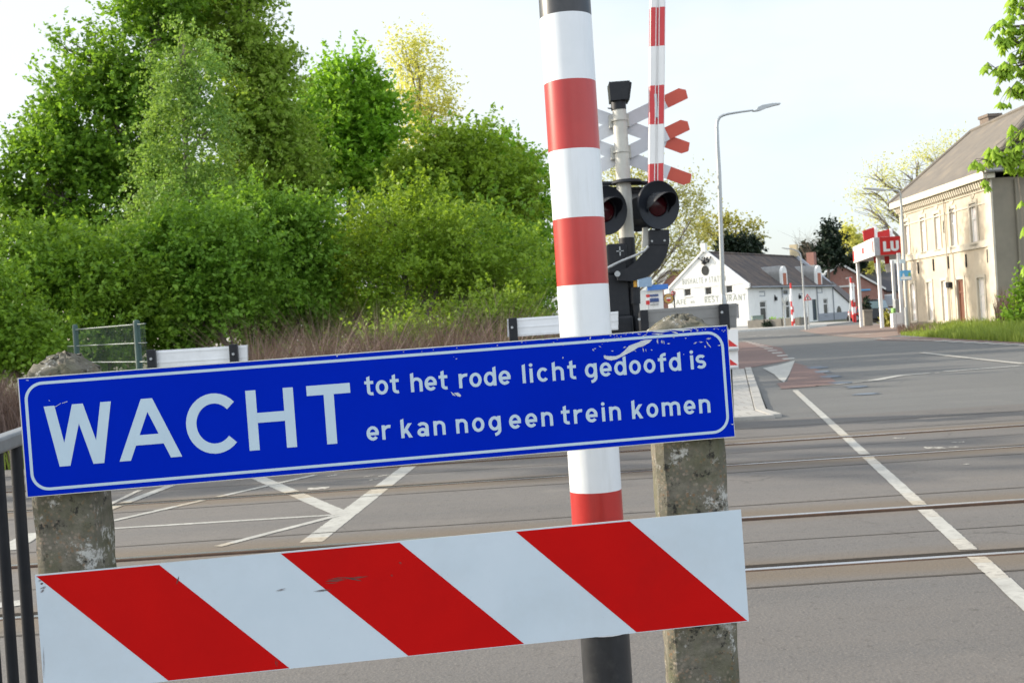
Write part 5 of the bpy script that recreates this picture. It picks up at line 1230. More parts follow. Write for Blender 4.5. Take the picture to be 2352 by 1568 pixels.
# --- brick houses behind
def gable_house(name, label, xl, xr, ze, xa, za, Y, D_, wallm, roofm, ridge_dir=V(0,1,0), L=12, over=.3):
    a, b = P(xl,700,Y), P(xr,700,Y); ap = P(xa,700,Y).x; t = thing(name, label, 'house', ((a.x+b.x)/2, Y, 0)); x0, x1 = a.x, b.x
    mb = MB(); e = ridge_dir*L; mb.prism([V(x0,Y,-.1),V(x1,Y,-.1),V(x1,Y,ze),V(ap,Y,za),V(x0,Y,ze)], e); obj('wall', mb, wallm, t)
    mb = MB()
    for xe in (x0, x1):
        s = -1 if xe == x0 else 1; k = (za-ze)/abs(ap-xe)
        p0 = V(xe+s*over,Y-.25,ze-over*k+.05); p1 = V(ap,Y-.25,za+.05); mb.prism([p0,p1,p1+V(0,0,.2),p0+V(0,0,.2)], e+V(0,.4,0))
    rf = obj('roof', mb, roofm, t)
    mb = MB()
    for xe in (x0, x1):
        s = -1 if xe == x0 else 1; k = (za-ze)/abs(ap-xe); p0 = V(xe+s*over,Y-.33,ze-over*k); p1 = V(ap,Y-.33,za); mb.prism([p0,p1,p1+V(0,0,.28),p0+V(0,0,.28)], (0,.06,0))
    obj('verge_board', mb, frame_white, rf); return t, x0, x1
YB = 150
zz1 = P(2030,663,YB).z; za1 = P(1935,608,YB).z
bh, bx0, bx1 = gable_house('brick_house', 'red brick house with a dark roof behind the twin striped poles', 1838, 2030, zz1, 1935, za1, YB, 0, brick_red, roof_dark, V(.35,1,0), 14)
for (xa_, ya_, xb_, yb_), m in (((1927,654,1964,660),frame_white),((1977,663,1999,668),sign_blue)):
    p, q = P(xa_,yb_,YB-.1), P(xb_,ya_,YB-.1); mb = MB(); mb.box((p+q)/2, (abs(q.x-p.x),.15,abs(q.z-p.z))); obj('wall_board', mb, m, bh)
b2, c0_, c1_ = gable_house('brick_house', 'brown brick house with a large dark roof beside the canopy', 1975, 2180, P(2060,668,172).z, 1990, P(1990,604,172).z, 172, 0, mat('brown_brick',(.26,.13,.10)), mat('blue_black_tiles',(.05,.05,.058),None,2,.6), V(.1,1,0), 10)
# long roof plane of that house facing the road
mb = MB(); y0 = 158; a, b, c, d = P(1936,606,y0+10), P(2180,604,y0+10), P(2190,668,y0), P(2038,668,y0); mb.prism([d,c,b,a], (0,.1,-.2)); obj('front_roof', mb, mat('dark_tiles',(.055,.052,.058),None,2,.7), b2)
mb = MB(); a, b = P(2030,668,y0+.3), P(2190,668,y0+.3); mb.prism([V(a.x,y0+.3,-.1),V(b.x,y0+.3,-.1),V(b.x,y0+.3,b.z),V(a.x,y0+.3,a.z)], (0,8,0)); obj('front_wall', mb, mat('brown_brick_front',(.24,.13,.10)), b2)
p, q = P(2026,704,y0), P(2052,675,y0); mb = MB(); mb.box((p+q)/2, (q.x-p.x,.2,q.z-p.z)); w_ = obj('window', mb, frame_white, b2)
mb = MB(); mb.box((p+q)/2+V(0,-.08,0), ((q.x-p.x)*.7,.2,(q.z-p.z)*.8)); obj('pane', mb, mat('net_curtain',(.35,.38,.42)), w_)
gable_house('brick_house', 'red brick house half hidden left of the white gable', 1521, 1700, P(1521,657,150).z, 1549, P(1549,622,150).z, 150, 0, brick_red, mat('dark_grey_tiles',(.075,.078,.085)), V(0,1,0), 12)
mb = MB(); y0 = 149.5; a, b, c, d = P(1549,621,y0+4), P(1640,619,y0+4), P(1640,655,y0), P(1572,655,y0)
obj('house_annex_roof', (mb.prism([d,c,b,a],(0,.1,-.2)), mb)[1], mat('grey_slates',(.08,.083,.09)), label='dark grey roof slope between the brick gable and the white house', cat='roof')
# small white station building with its boards at the left of the cafe
ks = thing('station_building', 'low white flat-roofed building with a blue sign left of the cafe', 'building', P(1485,700,104)*1)
ks.location.z = 0
p, q = P(1380,700,104), P(1524,700,104); zt3 = P(1500,664,104).z; mb = MB(); mb.box(((p.x+q.x)/2,108,zt3/2-.05), (q.x-p.x,8,zt3)); obj('wall', mb, stucco, ks)
p, q = P(1487,667,103.8), P(1534,652,103.8); mb = MB(); mb.box((p+q)/2, (q.x-p.x,.3,q.z-p.z)); obj('blue_sign', mb, mat('bright_blue_panel',(.05,.18,.55)), ks)
p, q = P(1466,660,103.7), P(1496,636,103.7); mb = MB(); mb.box((p+q)/2, (q.x-p.x,.3,q.z-p.z)); obj('pale_sign', mb, mat('pale_blue_panel',(.25,.36,.5)), ks)
ib = thing('notice_board', 'white-framed board with dark blue panels between the white building and the round sign', 'board', V(P(1502,700,96).x,96,0))
p, q = P(1490,712,96), P(1522,677,96); mb = MB(); mb.box((p+q)/2, (q.x-p.x,.2,q.z-p.z)); mb.box(((p.x+q.x)/2,96,p.z/2), (.15,.15,p.z+.2)); obj('board_frame', mb, plastic_white, ib)
for xa_, ya_, xb_, yb_, m in ((1492,681,1512,675,sign_navy),(1493,694,1513,684,sign_navy),(1493,700,1513,697,grey_metal)):
    p, q = P(xa_,ya_,95.85), P(xb_,yb_,95.85); mb = MB(); mb.box((p+q)/2, (q.x-p.x,.1,q.z-p.z)); obj('board_panel', mb, m, ib)
rs = thing('banner', 'narrow red and white banner left of the dark blue notice board', 'banner', V(P(1487,700,95).x,95,0))
for ya_, yb_, m in ((683,676,sign_red),(690,684,plastic_white),(700,690,sign_red)):
    p, q = P(1484,ya_,95), P(1492,yb_,95); mb = MB(); mb.box((p+q)/2, (q.x-p.x,.05,q.z-p.z)); obj('cloth_panel', mb, m, rs)
mb = MB(); mb.tube([V(P(1488,700,95.1).x,95.1,-.1), P(1487,674,95.1)], .05, 8); obj('banner_pole', mb, grey_metal, rs)
# round pub sign and road sign in front of the gable
def disc(mb, c, r, N_, th_, n=32, m=0): 
    s_ = N_.cross(V(0,0,1)).normalized(); mb.prism([c+s_*r*math.cos(t)+V(0,0,r*math.sin(t)) for t in np.linspace(0,2*math.pi,n+1)[:-1]], -N_*th_, m)
ps = thing('pub_sign', 'round gold-rimmed pub sign hanging before the left corner of the white gable', 'sign', V(P(1536,700,92).x,92,0))
c = P(1535.5,686,92); k = 92/FPX; FN = V(.05,-1,0).normalized()
for nm, r, m, o_ in (('sign_rim',12,black_metal,0),('gold_band',10.6,gold,.02),('sign_face',8.3,mat('sign_ochre',(.42,.28,.12)),.04)):
    mb = MB(); disc(mb, c+FN*o_, r*k, FN, .12); obj(nm, mb, m, ps, smooth=True)
mb = MB(); disc(mb, c+FN*.055-V(0,0,1.5*k), 4.6*k, FN, .06); obj('red_centre', mb, sign_red, ps)
mb = MB(); mb.box(c+FN*.08+V(0,0,1.2*k), (9.5*k,.05,2.8*k)); obj('white_band', mb, plastic_white, ps)
mb = MB(); mb.tube([V(c.x+14*k,92.2,-.1),V(c.x+14*k,92.2,c.z+.6)], .05, 8); mb.tube([c+V(0,.1,.2), V(c.x+14*k,92.2,c.z+.2)], .04, 6); obj('bracket', mb, black_metal, ps)
ne = thing('road_sign', 'small round red no-entry sign beside the pub sign', 'sign', V(P(1547,700,94).x,94,0))
c = P(1546.5,673,94); mb = MB(); disc(mb, c, 5.2*94/FPX, V(0,-1,0), .04); obj('sign_face', mb, sign_red, ne)
mb = MB(); mb.box(c+V(0,-.01,0), (.28,.03,.07)); obj('white_bar', mb, plastic_white, ne)
mb = MB(); mb.tube([V(c.x+.05,94.1,-.1),V(c.x,94.1,c.z)], .04, 8); obj('sign_pole', mb, grey_metal, ne)

# ------------------------------------------------------------------ sandy house on the right
hl = G(2085,755); hr2 = P(2296,745,45.8); hr2.z = 0
HL = V(hl.x,57.2,0); HR = V(hr2.x,45.8,0); DH = (HR-HL); LH = DH.length; DH.normalize(); NH = V(DH.y,-DH.x,0)
if NH.x > 0: NH = -NH
ht = thing('sandy_house', 'two-storey sand-coloured house with hipped roof and narrow windows', 'house', HL)
def q4(x, y): return (1837.5+x*.27337, 367.5+y*.27337)
def uh(x): return solve_u(HL, DH, x)
zE = zat(HL, 2064, 478)
hop = []; inf = []
for x0,x1,y0,y1,kd in ((910,946,515,790,'u'),(1047,1086,480,768,'u'),(1165,1208,448,745,'u'),(1295,1342,408,728,'u'),(1465,1520,362,702,'u'),
                       (930,970,1038,1350,'l'),(1070,1110,1026,1345,'l'),(1192,1232,1014,1350,'l'),(1320,1378,1002,1408,'d'),(1492,1550,988,1360,'l')):
    u0, u1 = uh(q4(x0,0)[0]), uh(q4(x1,0)[0]); p = HL+DH*(u0+u1)/2; cx = q4((x0+x1)/2,0)[0]
    z0, z1 = zat(p,cx,q4(0,y1)[1]), zat(p,cx,q4(0,y0)[1]); 
    if kd == 'd': z0 = .25
    o = (u0,u1,z0,z1); hop.append(o); inf.append((o,kd))
mb = MB(); wall_open(mb, HL, DH, NH, LH, zE, hop, .13); obj('front_wall', mb, sand_plaster, ht)
for o, kd in inf:
    if kd == 'd':
        window(ht, HL, DH, NH, o, .11, fm=brown_door, gm=brown_door, fr=.09, name='door', trans=o[3]-.55)
    else: window(ht, HL, DH, NH, o, .11, fm=frame_white, gm=blind_white, fr=.08, trans=o[2]+(o[3]-o[2])*.62, sill=sand_trim)
pt = lambda u, v, n=0: HL+DH*u+NH*n+V(0,0,v)
def hband(name, v0, v1, n0, n1, m, u0=-.05, u1=None):
    u1 = LH+.05 if u1 is None else u1; mb = MB(); mb.hexa([pt(u0,v0,n0),pt(u1,v0,n0),pt(u1,v0,n1),pt(u0,v0,n1),pt(u0,v1,n0),pt(u1,v1,n0),pt(u1,v1,n1),pt(u0,v1,n1)]); return obj(name, mb, m, ht)
zs = zat(HL, 2067, 596); hband('string_course', zs-.13, zs+.16, -.02, .07, sand_trim); hband('string_course', zE-.95, zE-.88, -.02, .035, sand_trim)
hband('cornice', zE-.02, zE+.28, -.05, .42, mat('cream_cornice',(.66,.61,.48)), -.35, LH+.3); hband('cornice_fillet', zE-.42, zE-.03, -.02, .06, sand_trim)
mb = MB(); n = 46
for i in range(n): u = (i+.5)*LH/n; mb.hexa([pt(u-.07,zE-.30,.061),pt(u+.07,zE-.30,.061),pt(u+.07,zE-.30,.22),pt(u-.07,zE-.30,.22),pt(u-.07,zE-.025,.061),pt(u+.07,zE-.025,.061),pt(u+.07,zE-.025,.3),pt(u-.07,zE-.025,.3)])
obj('dentils', mb, sand_trim, ht)
for u0, u1 in ((-.03,.55),(LH-.6,LH+.03)):
    mb = MB(); mb.hexa([pt(u0,.0,-.02),pt(u1,.0,-.02),pt(u1,.0,.06),pt(u0,.0,.06),pt(u0,zE-.45,-.02),pt(u1,zE-.45,-.02),pt(u1,zE-.45,.06),pt(u0,zE-.45,.06)]); obj('corner_strip', mb, sand_trim, ht)
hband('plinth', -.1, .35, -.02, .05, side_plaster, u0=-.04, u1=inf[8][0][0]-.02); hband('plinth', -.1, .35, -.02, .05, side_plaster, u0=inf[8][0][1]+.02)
for o, kd in inf:                            # stucco surrounds and little ornaments
    mb = MB(); w = .14; u0,u1,v0,v1 = o
    for a_, b_, c_, d_ in ((u0-w,u0-.003,v0-.05,v1+w),(u1+.003,u1+w,v0-.05,v1+w),(u0-.002,u1+.002,v1+.003,v1+w)): mb.hexa([pt(a_,c_,-.02),pt(b_,c_,-.02),pt(b_,c_,.04),pt(a_,c_,.04),pt(a_,d_,-.02),pt(b_,d_,-.02),pt(b_,d_,.04),pt(a_,d_,.04)])
    if kd == 'u':
        c_ = pt((u0+u1)/2, v1+.55, .03); mb.prism([c_+DH*.3*math.cos(t)+V(0,0,.36*math.sin(t)) for t in np.linspace(0,2*math.pi,17)[:-1]], -NH*.05)
    obj('window_surround', mb, sand_trim, ht)
for x, y in ((1008,905),(1137,880),(1262,860),(1412,845),(1597,805),(1245,560)): mb = MB(); p = HL+DH*uh(q4(x,0)[0]); c_ = p+NH*.04+V(0,0,zat(p,*q4(x,y))); mb.hexa([c_+DH*a_+NH*b_+V(0,0,e_) for e_ in (-.28,.28) for a_, b_ in ((-.03,-.06),(.03,-.06),(.03,.02),(-.03,.02))]); obj('wall_anchor', mb, black_metal, ht)
p = HL+DH*uh(q4(1268,0)[0]); mb = MB(); mb.box(p+NH*.08+V(0,0,zat(p,*q4(1268,1048))), (.2,.35,.25)); obj('letter_box', mb, black_metal, ht)
mb = MB(); u = uh(q4(1262,0)[0]); mb.tube([pt(u,-.05,.08),pt(u,zE-.1,.08)], .035, 8); obj('downpipe', mb, sand_trim, ht)
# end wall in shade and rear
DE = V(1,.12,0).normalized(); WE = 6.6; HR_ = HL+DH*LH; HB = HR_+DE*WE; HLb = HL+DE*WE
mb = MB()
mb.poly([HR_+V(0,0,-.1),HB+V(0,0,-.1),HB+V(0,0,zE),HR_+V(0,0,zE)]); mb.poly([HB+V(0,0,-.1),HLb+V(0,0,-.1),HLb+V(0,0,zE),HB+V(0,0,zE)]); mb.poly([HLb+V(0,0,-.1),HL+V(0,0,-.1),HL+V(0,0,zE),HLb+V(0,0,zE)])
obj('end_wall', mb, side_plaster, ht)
NE = V(DE.y,-DE.x,0); mb = MB(); mb.hexa([HR_+DE*1.15+V(0,0,.1)+NE*a_ for a_ in ()]) if False else None
mb = MB(); mb.tube([HR_+DE*1.0+NE*.08+V(0,0,0),HR_+DE*1.0+NE*.08+V(0,0,zE-.1)], .05, 8); obj('downpipe', mb, side_plaster, ht)
o = (2.45,3.8,2.3,4.6); window(ht, HR_, DE, NE, o, -.02, fm=mat('green_frame',(.06,.16,.09)), gm=glass_dark, fr=.12, sill=sand_trim)
# hipped roof
rh = 3.15; ri = 2.3; zz0 = zE+.26; ov = .42
A_, B_, C_, D_ = [q+V(0,0,zz0) for q in (HL-DH*ov+NH*ov, HR_+DH*ov+NH*ov, HB+DH*ov-NH*ov, HLb-DH*ov-NH*ov)]
m1 = (A_+D_)/2+DH*ri+V(0,0,rh); m2 = (B_+C_)/2-DH*ri+V(0,0,rh)
mb = MB(); 
def roofsheet(pts, sub=1): mb.poly(pts)
for f in ((A_,B_,m2,m1),(B_,C_,m2),(C_,D_,m1,m2),(D_,A_,m1)): mb.poly(list(f))
mb.poly([D_-V(0,0,.02),C_-V(0,0,.02),B_-V(0,0,.02),A_-V(0,0,.02)])
rf = obj('roof', mb, roof_brown, ht)
mb = MB()
for a_, b_ in ((A_,m1),(B_,m2),(m1,m2),(D_,m1),(C_,m2)): mb.tube([a_,b_], .11, 8)
obj('ridge_tiles', mb, roof_brown, rf)
mb = MB(); mb.tube([B_+NE*.1,C_+NE*.1], .08, 8); obj('gutter', mb, zinc, rf)
cc = P(2275,288,54.3); mb = MB(); mb.box(cc+V(0,0,-.35), (.62,.8,1.5), Matrix.Rotation(.1,3,'Z')); mb.box(cc+V(0,0,.42), (.74,.92,.14), Matrix.Rotation(.1,3,'Z')); obj('chimney', mb, mat('dark_chimney_brick',(.10,.075,.06),(.16,.12,.09),8), rf)

# --- filling station
FY = 63.0; cn = P(2011,548,FY)
fs_ = thing('filling_station_canopy', 'filling station canopy with a red LU sign and white posts', 'canopy', (cn.x+4,FY+4,0))
zT, zB = P(2010,546,FY).z, P(2012,587,FY).z; xL = P(2011,566,FY).x
FB = 71.5; xB = P(1963,580,FB).x
a, b = V(xL,FY,0), V(xB,FB,0); d = (b-a).normalized(); nrm = V(-abs(d.y),d.x*0,0)
mb = MB(); x2 = xL+9
mb.prism([V(xL+.02,FY+.05,zB+.06),V(x2,FY+.05,zB+.06),V(x2,FB,zB+.06),V(xB+.02,FB,zB+.06)], (0,0,zT-zB-.15)); obj('canopy_roof', mb, mat('canopy_soffit',(.40,.40,.39)), fs_)
mb = MB(); mb.prism([a+V(0,0,zB),b+V(0,0,zB),b+V(0,0,zT),a+V(0,0,zT)], (-.1,0,0)); lf = obj('white_fascia', mb, plastic_white, fs_)
mb = MB()
for t0, t1, v0, v1 in ((.45,.53,.35,.68),(.02,.05,.2,.85),(.94,.99,.1,.75)): mb.prism([a.lerp(b,t0)+V(-.103,0,zB+(zT-zB)*v0),a.lerp(b,t1)+V(-.103,0,zB+(zT-zB)*v0),a.lerp(b,t1)+V(-.103,0,zB+(zT-zB)*v1),a.lerp(b,t0)+V(-.103,0,zB+(zT-zB)*v1)], (-.02,0,0))
obj('red_mark', mb, sign_red, lf)
xr0 = P(2021,566,FY-.1).x
mb = MB(); mb.prism([V(xL-.1,FY-.1,zB),V(xr0,FY-.1,zB),V(xr0,FY-.1,zT),V(xL-.1,FY-.1,zT)], (0,.14,0)); obj('corner_panel', mb, mat('grey_white_panel',(.45,.46,.48)), fs_)
mb = MB(); mb.prism([V(xr0+.003,FY-.12,zB),V(x2,FY-.12,zB),V(x2,FY-.12,zT),V(xr0+.003,FY-.12,zT)], (0,.16,0)); rfz = obj('red_fascia', mb, sign_red, fs_)
mb = MB(); p0 = P(2029,578,FY-.13); sz = P(2029,554.5,FY-.13).z-p0.z; word(mb, 'LU', .24, p0+V(0,-.02,0), V(1,0,0), V(0,0,1), V(0,-1,0), sz, P(2063,570,FY).x-p0.x, wscale=1.25); obj('station_lettering', mb, plastic_white, rfz)
for px0, py0, px1, py1, Yc in ((1967,600,1979.5,746,71),(2014,597,2027.5,749,64),(2051,622,2055,668,73),(2063.5,597,2072,747,62.6)):
    p = P((px0+px1)/2+2, 690, Yc); mb = MB(); mb.box((p.x,Yc,zB/2), (.17,.17,zB+.1)); obj('canopy_post', mb, plastic_white, fs_)
for k_, (pts, Yc) in enumerate(((((1982,530),(2008,522),(2009,545),(1985,554)),66),(((2015,533),(2043,526),(2045,543),(2017,545)),66))):
    t = thing('roof_flag', 'red roof board tilted above the %s' % ('white fascia of the canopy','LU sign of the canopy')[k_], 'sign', V(P(pts[0][0],560,Yc).x,Yc,zT)); mb = MB(); mb.prism([P(*p,Yc) for p in (pts[3],pts[2],pts[1],pts[0])], (0,.08,0)); obj('flag_panel', mb, sign_red, t)
    mb = MB(); p, q = P(pts[1][0]+3,pts[1][1]-2,Yc), P(pts[2][0]+3,pts[2][1]+2,Yc); q.z = zT-.1; mb.tube([q,p], .09, 8); obj('flag_pole', mb, plastic_white, t)
for k_, (pts, lab) in enumerate(((((2007,598),(2015,596),(2023,627),(2013,630)),'white and red banner under the canopy beside its near post'),(((2032,602),(2043,600),(2047,624),(2036,626)),'small white and pink banner hanging under the canopy by the house'))):
    Yc = 66; t = thing('hanging_banner', lab, 'banner', P(*pts[3],Yc)); q = [P(*p,Yc) for p in pts]; mb = MB(); mb.prism([q[3],q[2],q[2].lerp(q[1],.8),q[3].lerp(q[0],.8)], (0,.02,0)); obj('banner_cloth', mb, plastic_white, t)
    mb = MB(); mb.prism([q[3].lerp(q[0],.8),q[2].lerp(q[1],.8),V(q[1].x,Yc,zB+.06),V(q[0].x,Yc,zB+.06)], (0,.02,0)); obj('banner_top', mb, sign_red, t)
def q4b(x, y): return (1776.25+x*.16013, 520.6+y*.16013)
fp = thing('fuel_pump', 'white fuel pump with a green top beside the sandy house corner', 'pump', V(P(2062,740,62.3).x,62.3,0))
for nm, x0, y0, x1, y1, m in (('pump_body',1755,1225,1832,1440,plastic_white),('pump_head',1735,1040,1790,1222,grey_metal),('pump_cap',1703,1165,1738,1235,sign_green),('hose_holder',1700,1240,1740,1440,plastic_white)):
    p, q = P(*q4b(x0,y1),62.3), P(*q4b(x1,y0),62.3); p.z = max(p.z,0) if nm not in ('pump_body','hose_holder') else 0; mb = MB(); mb.box((p+q)/2, (q.x-p.x,.4,q.z-p.z)); obj(nm, mb, m, fp, bevel=.03)
lump('round golden yellow shrub between the white canopy posts', *q4b(1640,1350), 9, 13, 66, L_ginkgo, 80, .12, name='golden_shrub')
sp_ = thing('stone_pillar', 'squat grey stone pillar beside the far canopy post', 'pillar', V(P(*q4b(1338,1300),74).x,74,0))
p, q = P(*q4b(1282,1405),74), P(*q4b(1395,1212),74); mb = MB(); mb.box(((p.x+q.x)/2,74,q.z/2), (q.x-p.x,.7,q.z)); obj('pillar_shaft', mb, stone, sp_, bevel=.04)
mb = MB(); mb.box(((p.x+q.x)/2,74,q.z+.06), ((q.x-p.x)*1.08,.8,.12)); obj('pillar_cap', mb, stone, sp_, bevel=.02)
lump('dark grassy tuft growing on the stone pillar', *q4b(1320,1130), 7, 12, 74, L_dark, 26, .16, name='tuft', cat='plant', nl=12)
# parked cars
def car(label, px0, px1, pytop, Y, paint_, L, H, yaw=0, grp='cars parked behind the filling station'):
    c = P((px0+px1)/2, 740, Y); t = thing('parked_car', label, 'car', (c.x, Y, 0), grp); s = (px1-px0)*Y/FPX/2; R = Matrix.Rotation(math.radians(yaw),3,'Z'); T = lambda x, y, z: V(c.x,Y,0)+R@V(x,y,z); W_ = .85
    prof = [(-s,.35),(s,.35),(s,.85),(s*.92,.98),(s*.62,H*.60),(-s*.8,H*.62),(-s,.9)]
    mb = MB(); mb.prism([T(x,-W_,z) for x, z in prof], R@V(0,2*W_,0)); obj('body', mb, paint_, t, bevel=.08)
    cb_ = [(-s*.82,H*.60),(s*.62,H*.58),(s*.36,H*.97),(s*.1,H),(-s*.5,H),(-s*.72,H*.95)]
    mb = MB(); mb.prism([T(x,-W_*.88,z) for x, z in cb_], R@V(0,1.76*W_,0)); cbn = obj('cabin', mb, paint_, t, bevel=.06)
    for sd in (-1, 1):
        mb = MB(); mb.prism([T(x,sd*W_*.895,z) for x, z in ((-s*.7,H*.64),(s*.5,H*.62),(s*.3,H*.92),(-s*.62,H*.92))], R@V(0,.01*sd,0)); obj('side_window', mb, car_glass, cbn)
    mb = MB(); mb.prism([T(s*.60,-W_*.75,H*.615),T(s*.60,W_*.75,H*.615),T(s*.395,W_*.72,H*.93),T(s*.395,-W_*.72,H*.93)], R@V(.02,0,.01)); obj('windscreen', mb, car_glass, cbn)
    for x in (-s*.62, s*.62):
        for sd in (-1, 1):
            mb = MB(); mb.tube([T(x,sd*W_*.78,.33),T(x,sd*W_*1.01,.33)], .33, 20); w = obj('wheel', mb, tyre, t, smooth=True)
            mb = MB(); mb.tube([T(x,sd*W_*1.0,.33),T(x,sd*W_*1.03,.33)], .19, 14); obj('rim', mb, grey_metal, w)
    for sd in (-1, 1):
        mb = MB(); mb.box(T(s*1.0,sd*W_*.7,.72), (.06,.3,.15), R); obj('headlight', mb, plastic_white, t)
    return t
car('dark blue estate car parked beyond the canopy', 1993, 2046, 700, 84, car_dark, 4.4, 1.75, -35)
car('red car behind the twin striped poles', 1956, 1980, 726, 96, car_red, 4, 1.3, 180)

# ------------------------------------------------------------------ poles, lamps and small signs
LG = 'street lamps along the road'
def street_lamp(label, Y, foot, path, head, r0, r1, headm=None):
    b = P(*foot, Y); t = thing('street_lamp', label, 'street lamp', (b.x, Y, 0), LG); pts = [P(*p, Y) for p in path]
    k = (pts[0]-b); lowp = V(b.x, Y, -.1)
    rs = [r0+(r1-r0)*i/(len(pts)) for i in range(len(pts)+1)]
    tube_obj('pole', [lowp]+pts, rs, grey_metal, t, 12)
    tube_obj('pole_sleeve', [lowp, lowp+(b-lowp)*.0+V(0,0,1.2)+V((pts[0].x-b.x)*.0,0,0)], r0*1.35, grey_metal, t, 12)
    p = [P(*q, Y) for q in head]; mb = MB(); n = len(p)//2
    outl = p; mb.prism(list(reversed(outl)), (0,.22,0)); obj('lamp_head', mb, headm or grey_metal, t, bevel=.02)
    return t
Y1 = 45
t = street_lamp('tall grey street lamp with a bent arm beside the signal mast', Y1, (1664,735), ((1660,660),(1655,500),(1652,400),(1648,330),(1646.5,290),(1648,278),(1653,269.5),(1660,265.5),(1672,262),(1700,257.5),(1730,253.5)), ((1729,255),(1738,252),(1741,246),(1752,241),(1775,237),(1793,236.5),(1793.5,239),(1780,242),(1762,247),(1748,253),(1738,255)), .10, .035)
mb = MB()
for y in (407,430): p = P(1651,y,Y1); mb.tube([p-V(0,0,.06),p+V(0,0,.06)], .08, 12)
obj('pole_collar', mb, grey_metal, t)
p = P(1662,690,Y1); mb = MB(); mb.tube([V(p.x,Y1,-.1),p,p+V(-.01,0,.25)], [.13,.13,.09], 14); obj('pole_base', mb, grey_metal, t, smooth=True)
street_lamp('thin street lamp by the white house with a short arm towards the gable', 74, (1852,757), ((1848,700),(1842,610),(1838,583),(1833,577),(1822,573),(1810,571)), ((1811,572.5),(1811,570.5),(1797,568.5),(1797,569.5)), .07, .035)
street_lamp('thin street lamp before the sandy house with an arm to the left', 51, (2085,761), ((2082,690),(2075,560),(2070,470),(2068,444),(2062,438),(2050,436.5),(2033,436.5)), ((2035,438),(2035,434.5),(2010,432),(1985,431),(1985,433),(2012,436.5)), .075, .03)
street_lamp('small lamp on a post beside the twin striped poles', 96, (1953,746), ((1953,690),(1951.5,645),(1950,641)), ((1945,640),(1944,637.5),(1957,635.5),(1958,638)), .05, .04)
# blue sign on the house lamp
bs = thing('route_sign', 'light blue panel sign with white shapes on the lamp before the sandy house', 'sign', P(2080,644,50.8))
p, q = P(2068,644,50.8), P(2092,620,50.8); mb = MB(); mb.box((p+q)/2, (q.x-p.x,.03,q.z-p.z)); obj('sign_panel', mb, sign_blue, bs)
w, h = (q.x-p.x), (q.z-p.z); mb = MB()
def sp2(pts, m=0): mb.prism([V(p.x+a_*w,50.782,p.z+b_*h) for a_, b_ in pts], (0,-.003,0), m)
sp2(((.04,.06),(.96,.06),(.96,.36),(.04,.36))); sp2(((.18,.37),(.42,.37),(.36,.6),(.24,.6))); sp2(((.25,.62),(.35,.62),(.35,.72),(.25,.72))); obj('white_shape', mb, plastic_white, bs)
mb = MB(); sp2(((.68,.40),(.95,.38),(.95,.72),(.80,.8))); obj('green_shape', mb, sign_green, bs)
mb = MB(); a, b = P(2067,605,50.8), P(2079,595,50.8); mb.box((a+b)/2, (b.x-a.x,.03,b.z-a.z)); obj('street_name_plate', mb, mat('pale_plate',(.55,.68,.75)), label='small pale plate above the blue sign on the lamp', cat='plate')
# warning triangle, bollard pole, T-shaped sign
ws = thing('warning_sign', 'red-bordered warning triangle beside the thin lamp post', 'sign', V(P(1855,757,73.8).x,73.8,0)); mb = MB(); tr = [P(*q_,73.8) for q_ in ((1846.5,690.5),(1864.5,688.5),(1854.5,674.5))]
mb.prism(tr, (0,.03,0)); obj('sign_border', mb, sign_red, ws); cen_ = (tr[0]+tr[1]+tr[2])/3; mb = MB(); mb.prism([cen_+(q_-cen_)*.62+V(0,-.004,0) for q_ in tr], (0,-.004,0)); obj('sign_face', mb, plastic_white, ws)
mb = MB(); mb.box(cen_+V(0,-.012,.0), (.06,.01,.2)); obj('symbol', mb, black_metal, ws)
mb = MB(); lo = V(P(1859,757,73.85).x,73.85,-.1); mb.tube([lo, cen_+V(0,.05,0)], .035, 8); obj('sign_pole', mb, grey_metal, ws)
ts = thing('road_sign', 'thin pole with a pale V-shaped sign and small plate before the white house', 'sign', V(P(1802,752,88).x,88,0)); mb = MB(); mb.tube([V(P(1803,752,88).x,88,-.1),P(1800,700,88)], .05, 8); obj('sign_pole', mb, grey_metal, ts)
for nm, q_ in (('sign_wing',((1799,697),(1795,683),(1798,683),(1802,692),(1806,682),(1809,683),(1803,700))),('sign_plate',((1799.5,711),(1806,710.5),(1805.5,700),(1799,700.5)))):
    mb = MB(); mb.prism([P(*z_,87.9) for z_ in q_], (0,.04,0)); obj(nm, mb, grey_mast, ts)
SP = 'red and white striped twin poles at the far crossing'
def striped(label, Y, polesp, boxq):
    t = thing('striped_post', label, 'post', V(P(polesp[0][2],750,Y).x,Y,0), SP)
    for x0, y0, x1, y1, cuts in polesp:
        mb = MB(); top, bot = P(x0,y0,Y), P(x1,y1,Y); bot.z = -.1; fr = [0]+list(cuts)+[1]
        for i in range(len(fr)-1): mb.tube([top.lerp(bot,fr[i]),top.lerp(bot,fr[i+1])], .075, 10, 0 if i%2 == 0 else 1)
        obj('pole', mb, [sign_red, plastic_white], t, smooth=True)
    p, q = P(boxq[0],boxq[3],Y-.2), P(boxq[2],boxq[1],Y-.2); mb = MB(); mb.box((p+q)/2, (q.x-p.x,.3,q.z-p.z)); obj('white_panel', mb, plastic_white, t)
striped('leaning pair of striped poles with white plate before the white house wall', 90, ((1815.8,650,1821,752,(.12,.40,.52,.58,.70,.84)),(1819,690,1825,752,(.02,.2,.42,.65,.83))), (1814.5,677,1818.5,692))
striped('upright pair of striped poles with white box left of the far canopy post', 95, ((1953.5,637,1961,747,(.12,.33,.35,.5,.64,.80)),(1959.5,648,1966,747,(.02,.2,.24,.48,.6,.75)),), (1955,667,1961.5,688))
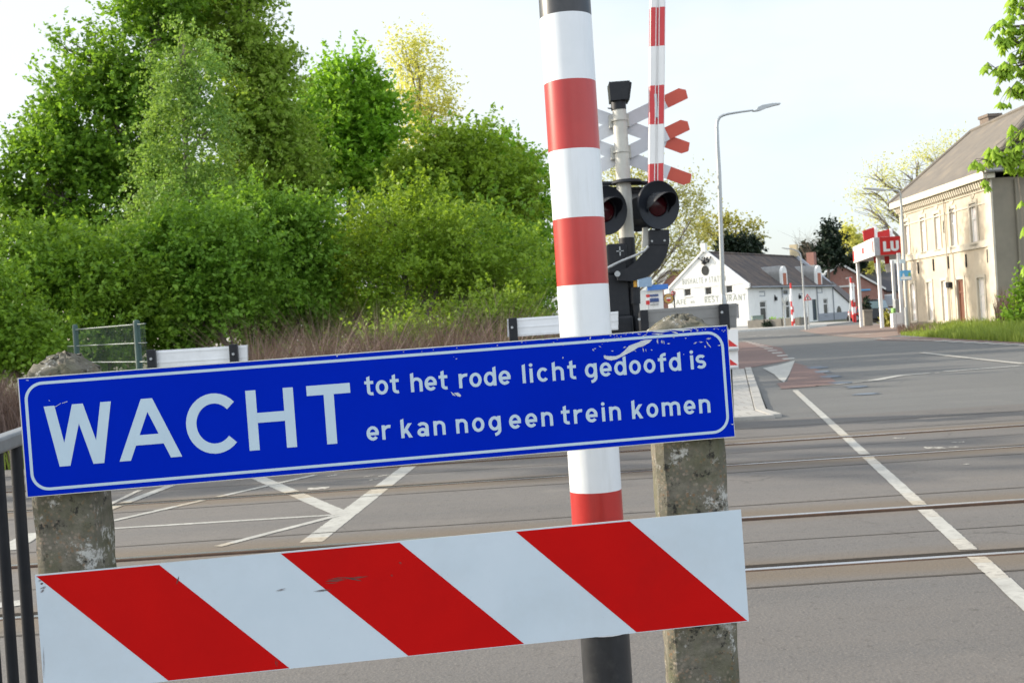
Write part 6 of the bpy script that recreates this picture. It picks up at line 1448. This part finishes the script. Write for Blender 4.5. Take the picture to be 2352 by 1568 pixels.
# grass bank and bush at the right
bank = [G(2078,770),G(2180,779),G(2352,789),G(2700,800)]
def fx_bank(n):
    px = RNG.uniform(2070, 2560, n)**1.0; f = RNG.uniform(0,1,n)
    pyb = np.interp(px, [2070,2180,2352,2560], [769.5,778,787,796]); pyt = np.interp(px, [2070,2110,2352,2560], [766,758,748,740]); py = pyb*(1-f)+pyt*f
    pts = np.array([tuple(G(a_, b_)) for a_, b_ in zip(px, py)]); return pts[:,0], pts[:,1], np.interp(px,[2070,2120,2200,2560],[.15,.3,.5,.6])*RNG.uniform(.6,1.2,n)*(.6+.5*f)
stalks('bank_grass', 16000, fx_bank, (.55,1.15), .016, L_grass, lean=.3, label='bright green long grass bank before the sandy house', cat='grass')
def fx_dry(n):
    px = RNG.uniform(2062, 2160, n); py = RNG.uniform(757, 768, n); pts = np.array([tuple(G(a_, b_)) for a_, b_ in zip(px, py)]); return pts[:,0], pts[:,1], np.full(n,.35)
stalks('dry_grass', 900, fx_dry, (.4,1.2), .014, L_dry, label='tuft of dry grass at the foot of the sandy house corner', cat='grass')
mb = MB(); mb.poly([p+V(0,0,.006) for p in (G(2085,769.5),G(2180,777.5),G(2352,786.5),G(2700,797),G(2700,745),G(2352,745),G(2120,757))]); obj('grass_bank', mb, mat('grass_soil',(.06,.085,.025),(.09,.10,.04),1,.95), kind='structure')
tree('bush', 'green and brown bush at the right end of the sandy house', 'bush', [(2352,690,22,34),(2335,722,22,20),(2395,680,45,55),(2335,740,32,14)], 42, L_hazel, 120, 45, .13, .42, 2350, .06, stems=4, twigs=8)
def fx_bt(n):
    px = RNG.uniform(2290, 2345, n); Y = RNG.uniform(42.5, 45, n); return (px-1176)/FPX*Y, Y, np.full(n,1.5)
stalks('dry_stalks', 500, fx_bt, (.5,1.2), .012, L_dry, lean=.12, label='dry brown stems before the shaded end wall', cat='weeds')
def fx_pg(n):
    X = RNG.uniform(2.2,4.9,n); Y = RNG.uniform(26,29.5,n); return X, Y, np.full(n,.22)
stalks('kerb_grass', 700, fx_pg, (.5,1.2), .012, L_grass, label='small patch of grass at the end of the tiled pavement', cat='grass')
